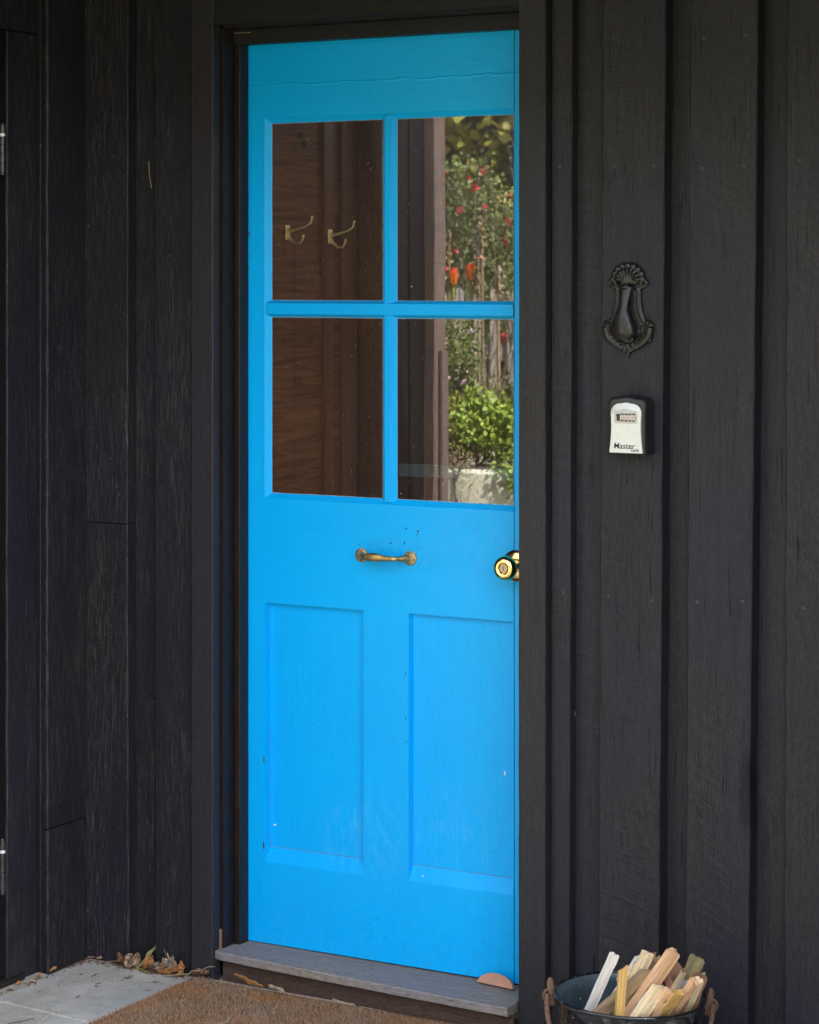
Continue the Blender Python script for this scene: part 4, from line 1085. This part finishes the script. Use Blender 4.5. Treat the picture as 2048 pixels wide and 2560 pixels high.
LV = [  # photograph position, height over paving, length, width, curl, cup, rot, kind, label
 (352, 2398, .012, .035, .022, 1.6, 1.2, (60, -30, 20), 'brown', 'dark curled brown leaf leaning on the wall at the left of the leaf pile'),
 (376, 2395, .010, .040, .026, 2.6, 1.5, (50, -70, 60), 'tan', 'upright curled tan leaf behind the orange leaves'),
 (392, 2415, .008, .045, .030, 2.0, 1.4, (20, -25, 10), 'orange', 'bright orange curled leaf in the middle of the pile'),
 (398, 2426, .004, .040, .026, 2.6, 1.6, (-20, 10, -40), 'orange', 'crumpled orange leaf at the front of the pile'),
 (420, 2420, .008, .060, .034, 1.3, 1.5, (25, -8, -12), 'tan', 'large pale pinkish tan leaf lying across the pile'),
 (446, 2428, .006, .045, .030, 1.0, 1.6, (10, -8, 25), 'orange', 'orange brown leaf right of the large tan one'),
 (362, 2388, .016, .036, .026, 2.2, 1.3, (80, -20, -30), 'brown', 'dark brown leaf standing behind the long olive gum leaf'),
 (338, 2412, .004, .040, .022, 1.4, 1.2, (20, -10, 100), 'grey', 'greyish leaf at the left end of the leaf pile'),
 (384, 2402, .016, .042, .024, 2.8, 1.4, (70, -60, 30), 'tan', 'twisted tan leaf topmost in the leaf pile'),
 (410, 2436, .002, .045, .026, 1.8, 1.4, (-10, 0, 20), 'orange', 'deep orange leaf at the front right of the pile'),
 (430, 2410, .010, .050, .020, 1.2, 1.2, (40, -10, -30), 'grey', 'pale grey leaf leaning on the wall behind the tan one'),
 (385, 2432, .003, .040, .024, 1.4, 1.6, (-15, 5, 80), 'brown', 'shadowy brown leaf under the orange leaves'),
 (466, 2418, .014, .040, .022, .6, .9, (70, -75, 10), 'grey', 'small grey leaf standing on end against the door casing'),
 (466, 2432, .004, .028, .018, 2.2, 1.2, (20, -40, 60), 'orange', 'tiny curled orange leaf at the foot of the standing grey leaf'),
 (352, 2420, .006, .085, .014, .9, .6, (10, -34, 62), 'olive', 'long olive green gum leaf leaning out of the pile onto the paving'),
 (432, 2441, .002, .075, .008, .3, .4, (0, -2, 30), 'olive', 'thin olive gum leaf flat in front of the pile'),
 (367, 2432, .001, .045, .010, .3, .3, (0, 0, 160), 'olive', 'short olive leaf flat under the orange leaves'),
 (318, 2446, .001, .020, .010, .9, .8, (0, -8, 20), 'brown', 'small dark crumpled leaf alone on the paving left of the pile'),
 (232, 2397, .003, .045, .014, .5, .7, (8, -4, 40), 'brown', 'brown leaf tucked in the inner corner of the two walls'),
 (245, 2400, .003, .022, .012, .8, .9, (8, -8, -10), 'tan', 'pale torn leaf beside the one in the inner corner'),
 (310, 2409, .003, .050, .010, .4, .6, (5, -3, -6), 'tan', 'long narrow tan leaf along the foot of the front wall'),
 (280, 2407, .002, .026, .010, .6, .7, (5, -3, 12), 'brown', 'small brown leaf between the inner corner and the pile'),
 (75, 2441, .003, .016, .008, .8, .8, (0, -15, 70), 'orange', 'tiny orange leaf against the foot of the side wall'),
 (78, 2457, .002, .018, .009, .6, .8, (0, 0, 30), 'tan', 'pale orange scrap on the mortar by the side wall'),
 (33, 2463, .004, .020, .010, .6, .8, (0, -10, 60), 'orange', 'orange scrap nearest the left edge by the side wall'),
 (105, 2425, .003, .020, .010, .9, .9, (0, -20, 50), 'orange', 'small rust orange scrap at the foot of the side board'),
]
for i, (px, py, hz, L, w, cu, cup_, rot, mt, lab) in enumerate(LV):
    p = onZ(px, py, GZ + .002); p.z += hz
    if p.y > -.106 and px > 215: p.y = -.108 - w * .3
    if px < 215: p.x = max(p.x, -.377)
    leaf(p, L * 1.0, w * 1.0, cu * .75, cup_ * .65, rot, mt, lab, i + 5)
p = onZ(492, 2436, -.05); leaf(p, .045, .022, .8, 1.0, (0, 0, 10), 'brown', 'brown leaf caught in the back left corner of the doormat', 60, 'dry leaves on the doormat')
p = onZ(636, 2462, -.046); leaf(p, .085, .015, .5, 1.0, (15, -2, 172), 'orange', 'long orange brown gum leaf on the doormat against the riser', 61, 'dry leaves on the doormat')
p = onZ(700, 2478, -.046); leaf(p, .05, .016, .4, .8, (0, 0, 168), 'tan', 'tan strip of leaf beside the long orange one on the doormat', 62, 'dry leaves on the doormat')
def twig(pts, r, lab, mt=None, grp='straws and twigs on the ground'):
    mb = MB(); mb.tube(pts, r, 6); o = mb.build('twig', mt or M_paper, None, True); return tag(o, lab, 'twig', grp)
def zq(px, py, z=-.048): return onZ(px, py, z)
twig([zq(462, 2444) , zq(480, 2436) + Vector((0, 0, .008)), onY(500, 2427, -.125), onY(522, 2417, -.122), onY(538, 2417, -.118)], .0007, 'thin pale bent straw arching over the back left corner of the doormat')
twig([zq(545, 2557), zq(556, 2559) , zq(566, 2556), zq(574, 2544)], .0012, 'curved pale straw lying on the front of the doormat')
twig([zq(832, 2498), zq(850, 2504), zq(868, 2509), zq(886, 2511)], .0016, 'flat pale straw on the doormat below the riser')
twig([zq(684, 2524), zq(692, 2517), zq(695, 2508)], .0011, 'short crooked straw in the middle of the doormat')
twig([onZ(20, 2559, GZ + .003), onZ(60, 2552, GZ + .003), onZ(78, 2547, GZ + .003), onZ(86, 2548, GZ + .003)], .0010, 'thin brown twig near the bottom left corner on the paving', M_rust)
twig([onZ(395, 2382, 0) * 0 + Vector((-.158, -.1085, -.012)), Vector((-.140, -.112, -.050))], .0010, 'thin reddish stem leaning on the wall above the leaf pile', M_rust)
twig([Vector((-.149, -.1085, -.020)), Vector((-.133, -.113, -.048))], .0014, 'pale straight stem leaning on the wall above the leaf pile')
twig([onY(372, 403, -.070), onY(374, 440, -.070), onY(379, 470, -.071)], .0009, 'dry straw stuck in the groove of the wall boards left of the door', M_paper, None)
twig([onY(577, 83, -.0375), onY(626, 81, -.0375)], .0007, 'pale sliver of bare wood on the frame above the door', M_paper, None)
twig([Vector((.850, -.062, .612)), Vector((.853, -.064, .604)), Vector((.849, -.063, .598)), Vector((.851, -.062, .591))], .0016, 'shrivelled brown scrap caught in the groove right of the door', M_lf['brown'], None)
twig([Vector((1.2514, -.062, .5834)), Vector((1.2514, -.062, .5714))], .0013, 'short pale straw stuck in the groove at the right of the wall', M_paper, None)
# fine crumbs too small and many to count
mb = MB(); rr = random.Random(11)
for i in range(420):
    if i % 3: x = rr.uniform(-.36, -.09); y = -.112 - abs(rr.gauss(0, .014))
    else: x = -.372 + abs(rr.gauss(0, .008)); y = rr.uniform(-.5, -.11)
    if i % 11 == 0: x = rr.uniform(-.36, -.08); y = rr.uniform(-.4, -.12)
    s_ = rr.uniform(.0008, .0026); a = rr.uniform(0, 6.28); l_ = rr.choice((1, 1, 2.5, 5))
    c_, n_ = cos(a) * s_ * l_, sin(a) * s_ * l_
    z = GZ + rr.uniform(.0005, .004)
    mb.add([(x - c_, y - n_, z), (x + n_ / l_, y - c_ / l_, z), (x + c_, y + n_, z + .001), (x - n_ / l_, y + c_ / l_, z + .0012)], [(0, 1, 2, 3)])
lt = mb.build('leaf_litter', M_lf['brown']); lt['kind'] = 'stuff'
tag(lt, 'fine brown leaf crumbs along the foot of the walls', 'leaf litter')
mb = MB()
for i in range(70):
    p = (rr.uniform(-.04, .7), rr.uniform(-.55, -.15), -.050); s_ = rr.uniform(.0007, .0022); a = rr.uniform(0, 6.28); l_ = rr.choice((1, 2, 5))
    mb.add([(p[0] - cos(a) * s_ * l_, p[1] - sin(a) * s_ * l_, p[2]), (p[0] + sin(a) * s_, p[1] - cos(a) * s_, p[2]), (p[0] + cos(a) * s_ * l_, p[1] + sin(a) * s_ * l_, p[2] + .001), (p[0] - sin(a) * s_, p[1] + cos(a) * s_, p[2] + .001)], [(0, 1, 2, 3)])
lt = mb.build('mat_crumbs', M_lf['grey']); lt['kind'] = 'stuff'
tag(lt, 'pale crumbs and fibres scattered on the doormat', 'crumbs')

# ------------------------------------------------------------------ the garden in front of the house (seen mirrored in the right-hand panes)
def foliage_mat(name, a, c_, rough=.5, sp=.4):
    m, nt, b = new_mat(name); g = G(nt); c = g.mix(g.attr('rnd'), a, c_)
    g.put(b.inputs['Base Color'], c); b.inputs['Roughness'].default_value = rough; b.inputs['Specular IOR Level'].default_value = sp
    b.inputs['Subsurface Weight'].default_value = 0
    return m
F = {
 'dark': foliage_mat('dark_leaves', (.04, .06, .015), (.15, .18, .045)),
 'mid': foliage_mat('mid_green_leaves', (.08, .12, .03), (.26, .30, .09)),
 'lime': foliage_mat('lime_green_leaves', (.07, .13, .015), (.40, .52, .07)),
 'gold': foliage_mat('golden_green_leaves', (.22, .22, .03), (.42, .38, .08)),
 'dry': foliage_mat('dry_brown_stems', (.20, .14, .08), (.42, .32, .19)),
 'red': foliage_mat('red_petals', (.55, .015, .03), (.75, .06, .08)),
 'orange': foliage_mat('orange_red_florets', (.70, .06, .01), (.85, .30, .02)),
 'pink': foliage_mat('pale_pink_petals', (.55, .36, .42), (.75, .55, .58)),
 'bark': foliage_mat('grey_bark', (.10, .08, .065), (.18, .15, .12)),
}
def leaves(mb, c, rad, n, size, rr, clump=.0, asp=2.2, mi=0, up=0., rlo=0., rhi=1.):
    cx, cy_, cz = c; cents = []
    if clump:
        for k in range(max(3, int(n / 45))):
            v = Vector((rr.gauss(0, 1), rr.gauss(0, 1), rr.gauss(0, 1))).normalized() * rr.uniform(.25, 1) ** .5
            cents.append((v.x * rad[0], v.y * rad[1], v.z * rad[2], rr.random()))
    for i in range(n):
        if clump:
            q = rr.choice(cents); x = q[0] + rr.gauss(0, clump); y = q[1] + rr.gauss(0, clump); z = q[2] + rr.gauss(0, clump); rv = q[3] * .6 + rr.random() * .4
        else:
            v = Vector((rr.gauss(0, 1), rr.gauss(0, 1), rr.gauss(0, 1))).normalized() * rr.random() ** .4
            x, y, z = v.x * rad[0], v.y * rad[1], v.z * rad[2]; rv = rr.random()
        d = Vector((rr.gauss(0, 1), rr.gauss(0, 1), rr.gauss(up, 1))).normalized(); s_ = size * rr.uniform(.6, 1.3)
        w = d.cross(Vector((rr.gauss(0, 1), rr.gauss(0, 1), rr.gauss(0, 1)))).normalized() * s_ / asp
        p = Vector((cx + x, cy_ + y, cz + z)); d = d * s_
        mb.add([p, p + d * .5 + w, p + d, p + d * .5 - w], [(0, 1, 2, 3)], rlo + rv * (rhi - rlo), mi)
def shrub(name, loc, h, rad, n, size, mats, lab, cat='shrub', flowers=0, fsize=.03, clump=.07, seed=1, stems=7, group=None, asp=2.2):
    rr = random.Random(seed); e = empty(name, loc, lab, cat, group)
    mb = MB()
    for k in range(stems):
        a = rr.uniform(0, 6.28); r = rr.uniform(.2, .8) * rad[0]
        p1 = Vector((r * cos(a), r * sin(a), h * rr.uniform(.6, .95))); mid = p1 * .5 + Vector((rr.gauss(0, .05), rr.gauss(0, .05), 0))
        mb.tube([(0, 0, 0), mid, p1], [.02 * h, .012 * h, .004], 6)
    mb.build('stem', F['bark'], e)
    mb = MB(); leaves(mb, (0, 0, h - rad[2] * .9), rad, n, size, rr, clump, asp); mb.build('foliage', F[mats[0]], e)
    if flowers:
        for k in range(flowers):
            mb = MB()
            v = Vector((rr.gauss(0, 1), rr.gauss(0, 1), rr.gauss(0, 1))).normalized()
            p = Vector((v.x * rad[0], v.y * rad[1], h - rad[2] * .9 + v.z * rad[2]))
            leaves(mb, p, (fsize * .6,) * 3, 7, fsize, rr, 0, 1.5)
            mb.build('flower', F[mats[1]], e)
    return e
# mirror geometry: virtual point (X, +s) <-> real point (X, -s)
# cream round planter, camera-mirror side, with rolled rim
tub = empty('round_planter', (-1.35, -3.85, GZ + .075), 'big round cream planter tub mirrored at the foot of the lower right pane', 'planter')
mb = MB(); mb.lathe([(.50, 0), (.54, .2), (.56, .45), (.575, .56), (.60, .565), (.615, .58), (.61, .60), (.59, .605)], 64); 
mb.lathe([(.56, .606), (.615, .62), (.62, .70), (.615, .775), (.59, .79), (.56, .785), (.55, .70)], 64)
mb.build('tub_wall', M_cream, tub, True)
mb = MB(); mb.lathe([(.555, .70), (.3, .74), (.0001, .75)], 32); mb.build('soil', simple('dark_soil', (.05, .035, .025), .95, 0, (.6, .01), .4, 30), tub)
TZ = .82
shrub('trailing_shrub', (-1.33, -3.62, TZ - .04), .25, (.19, .15, .11), 4200, .018, ('lime',), 'lime green leafy plant filling the cream planter, mirrored in the lower right pane', clump=.03, seed=3, asp=1.7)
shrub('trailing_shrub', (-1.02, -3.32, TZ - .10), .15, (.05, .05, .08), 420, .016, ('lime',), 'short green tendril hanging over the rim of the cream planter', clump=.022, seed=33, stems=3, asp=1.7)
shrub('wiry_shrub', (-1.24, -3.26, TZ - .22), .26, (.075, .06, .11), 1500, .010, ('dry',), 'wiry brown grey shrub at the left of the cream planter', clump=.03, seed=4, asp=5)
shrub('golden_shrub', (-1.42, -3.52, TZ - .06), .26, (.06, .06, .13), 900, .014, ('gold',), 'golden yellow plant beside the porch post reflection', clump=.025, seed=5, asp=1.8)
shrub('pink_flowering_shrub', (-1.66, -4.0, TZ - .1), .66, (.10, .10, .22), 3600, .015, ('mid', 'pink'), 'tall green shrub dotted with small pale pink flowers, mirrored in the lower right pane', flowers=95, fsize=.010, clump=.03, seed=6, asp=3)
shrub('dark_shrub', (-1.50, -4.12, TZ - .1), .36, (.13, .10, .14), 2600, .016, ('dark',), 'dark green low shrub between the lime plant and the fence', clump=.03, seed=36, asp=2.4)
def tuft(loc, n, h, lean, mt, lab, seed, w=.006, name='grass_tuft', spread=.05):
    rr = random.Random(seed); mb = MB()
    for i in range(n):
        a = rr.uniform(0, 6.28); L = h * rr.uniform(.6, 1.05); l_ = lean * rr.uniform(.1, 1); b0 = Vector((cos(a), sin(a), 0)); o = b0 * rr.random() * spread; sdv = Vector((-sin(a), cos(a), 0)) * w; rv = rr.random()
        pts = [o + b0 * (l_ * t * t) + Vector((0, 0, L * t * (1 - .35 * l_ / max(h, .01) * t))) for t in (0, .35, .7, 1)]
        vs = []
        for k, p in enumerate(pts): f = (1, .8, .5, .1)[k]; vs += [p - sdv * f, p + sdv * f]
        mb.add(vs, [(0, 1, 3, 2), (2, 3, 5, 4), (4, 5, 7, 6)], rv)
    o = mb.build(name, F[mt], None, False, loc); return tag(o, lab, 'grass tuft')
tuft((-1.24, -3.75, TZ), 190, .26, .12, 'lime', 'bright green grass tuft in the cream planter, mirrored low in the right pane', 7, .0028)
tuft((-1.46, -3.95, TZ), 90, .38, .20, 'dry', 'dry brown grass tuft behind the lime green trailing plant', 8, .0022)
tuft((-1.95, -4.9, .35), 26, .95, .35, 'dry', 'tall dry grass stems in front of the picket fence', 9, .0035, spread=.25)
tuft((-1.36, -3.98, TZ), 120, .30, .22, 'mid', 'dark green strappy tuft beside the bright grass', 12, .003)
# pale watering bottle hanging in the planter
mb = MB(); mb.lathe([(.0001, .0), (.010, .004), (.016, .02), (.017, .06), (.010, .085), (.006, .10), (.006, .13), (.0001, .132)], 20)
bt = mb.build('hanging_bottle', simple('pale_pink_plastic', (.72, .48, .42), .4), None, True, (-1.05, -3.50, TZ + .02))
tag(bt, 'pale pink bottle shape hanging by the planter, mirrored in the lower right pane', 'bottle')
# picket fence
fe = empty('picket_fence', (-1.95, -5.3, .0), 'grey weathered picket fence in the garden, mirrored across the two right-hand panes', 'fence', None, (0, 0, -.55))
for z in (.30, 1.13):
    mb = MB(); mb.box(-.9, .75, -.02, .02, z, z + .08, ch=.004); mb.build('fence_rail', M_fence, fe)
x = -.88; k = 0
while x < .75:
    h = 1.47 + .03 * sin(k * 3.1); mb = MB()
    prof = [(-.019, .1), (.019, .1), (.019, h - .03), (0, h), (-.019, h - .03)]
    vs = [(x + a, .021, z) for a, z in prof] + [(x + a, .042, z) for a, z in prof]
    mb.add(vs, [(0, 1, 2, 3, 4), (9, 8, 7, 6, 5)] + [(i, 5 + i, 5 + (i + 1) % 5, (i + 1) % 5) for i in range(5)])
    mb.build('picket', M_fence, fe); x += .079; k += 1
mb = MB(); mb.box(.50, .60, -.12, -.02, -.1, 1.50, ch=.01); mb.build('fence_post', M_fence, fe)
# torch lilies and tall stems
rr = random.Random(21)
def lily(x, y, z0, h, lab, head=True):
    e = empty('torch_lily', (x, y, z0), lab, 'flower', 'torch lilies and tall stems by the fence')
    mb = MB(); mb.tube([(0, 0, 0), (.01, .01, h * .5), (.0, .0, h)], [.009, .008, .006], 6); mb.build('stem', F['dry'] if not head else F['gold'], e)
    if head:
        mb = MB()
        for k in range(90):
            t = k / 90; a = k * 2.4; r = .021 * sin(pi * min(1, .15 + t * .8)); p = Vector((r * cos(a) * .6, r * sin(a) * .6, h + .05 - t * .07)); d = Vector((cos(a) * .8, sin(a) * .8, -.6)) * .020; w = Vector((-sin(a), cos(a), 0)) * .005
            mb.add([p, p + d * .5 + w, p + d, p + d * .5 - w], [(0, 1, 2, 3)], t)
        mb.build('flower_head', F['orange'], e)
    else:
        mb = MB(); leaves(mb, (0, 0, h - .08), (.012, .012, .10), 60, .02, rr); mb.build('seed_head', F['dry'], e)
lily(-1.865, -4.40, .6, .91, 'bright red orange torch lily head, the largest, mirrored low in the upper right pane')
lily(-1.79, -4.42, .6, .93, 'orange yellow torch lily right of the largest red one')
lily(-1.905, -4.35, .6, 1.0, 'orange torch lily half hidden behind the porch post reflection')
lily(-1.73, -4.40, .6, 1.16, 'tall brown seed stem right of the torch lilies, mirrored in the upper right pane', False)
lily(-1.76, -4.42, .6, .96, 'shorter brown seed stem beside the tall one', False)
lily(-1.89, -4.4, .6, 1.12, 'thin brown stem next to the porch post reflection', False)
lily(-1.60, -4.3, .6, .95, 'thin brown stem near the right edge of the upper right pane', False)
# rose-like shrubs with red flowers, dry twiggy shrub, trees behind
shrub('red_flowering_shrub', (-2.90, -6.4, GZ), 2.14, (.34, .30, .52), 11000, .024, ('mid', 'red'), 'large green shrub with scattered red flowers, mirrored in the upper right pane', flowers=44, fsize=.022, clump=.05, seed=13, stems=10)
shrub('red_flowering_shrub', (-2.95, -7.1, GZ), 1.98, (.45, .4, .6), 8000, .030, ('dark', 'red'), 'darker green shrub with a few red flowers behind the first one', flowers=24, fsize=.026, clump=.06, seed=14, stems=10)
shrub('low_hedge', (-2.9, -7.8, GZ), 1.35, (1.6, .5, .8), 9000, .045, ('dark',), 'low dark green hedge behind the picket fence', 'hedge', clump=.12, seed=15)
def twiggy(loc, h, lab, seed):
    rr = random.Random(seed); mb = MB()
    def br(p, d, L, r, lv):
        q = p + d * L; mb.tube([p, (p + q) / 2 + Vector((rr.gauss(0, .02), rr.gauss(0, .02), 0)) * L, q], [r, r * .8, r * .6], 5, False)
        if lv:
            for k in range(3 if lv > 1 else 4): br(q, (d + Vector((rr.gauss(0, .35), rr.gauss(0, .35), rr.gauss(.1, .25)))).normalized(), L * rr.uniform(.55, .8), r * .55, lv - 1)
    for k in range(4): br(Vector((0, 0, 0)), Vector((rr.gauss(0, .25), rr.gauss(0, .25), 1)).normalized(), h * .34, .011, 4)
    o = mb.build('bare_twiggy_shrub', F['bark'], None, False, loc); return tag(o, lab, 'shrub')
twiggy((-1.78, -4.9, .1), 1.7, 'bare grey twiggy shrub at the right of the upper right pane reflection', 17)
twiggy((-2.05, -5.2, .1), 2.2, 'taller bare branching shrub leaning at the right edge of the mirrored garden', 18)
def tree(loc, h, rad, mt, lab, seed, n=15000, size=.11):
    rr = random.Random(seed); e = empty('garden_tree', loc, lab, 'tree', 'trees at the back of the garden')
    mb = MB(); mb.tube([(0, 0, 0), (.1, 0, h * .3), (-.05, .1, h * .6), (0, 0, h * .9)], [.16, .13, .09, .03], 10)
    for k in range(9):
        a = rr.uniform(0, 6.28); z = h * rr.uniform(.25, .75); r = rad[0] * rr.uniform(.5, .9)
        mb.tube([(0, 0, z), (r * .5 * cos(a), r * .5 * sin(a), z + .3), (r * cos(a), r * sin(a), z + .5)], [.06, .04, .012], 6)
    mb.build('trunk', F['bark'], e)
    mb = MB(); leaves(mb, (0, 0, h - rad[2]), rad, n, size, rr, .30, 1.8); mb.build('crown', F[mt], e)
for i, (x, y, h, r, mt, lab) in enumerate((
    (-6.5, -15., 5.5, 2.6, 'gold', 'yellow green tree behind the shrubs, mirrored at the top of the upper right pane'),
    (-9.5, -16., 6.0, 3.0, 'dark', 'dark green tree left of the yellow green one'),
    (-12.5, -20., 8.0, 3.6, 'mid', 'tall mid green tree at the far left of the garden'),
    (-7.8, -21., 8.5, 3.4, 'dark', 'tall dark tree behind the yellow green one'),
    (-3.0, -17., 6.0, 3.0, 'mid', 'mid green tree in the middle of the garden'),
    (1.5, -19., 6.5, 3.2, 'dark', 'dark green tree straight in front of the house'),
    (6.5, -18., 6.0, 3.0, 'mid', 'mid green tree at the right of the garden'))):
    tree((x, y, GZ), h, (r, r * .8, h * .5), mt, lab, 40 + i)
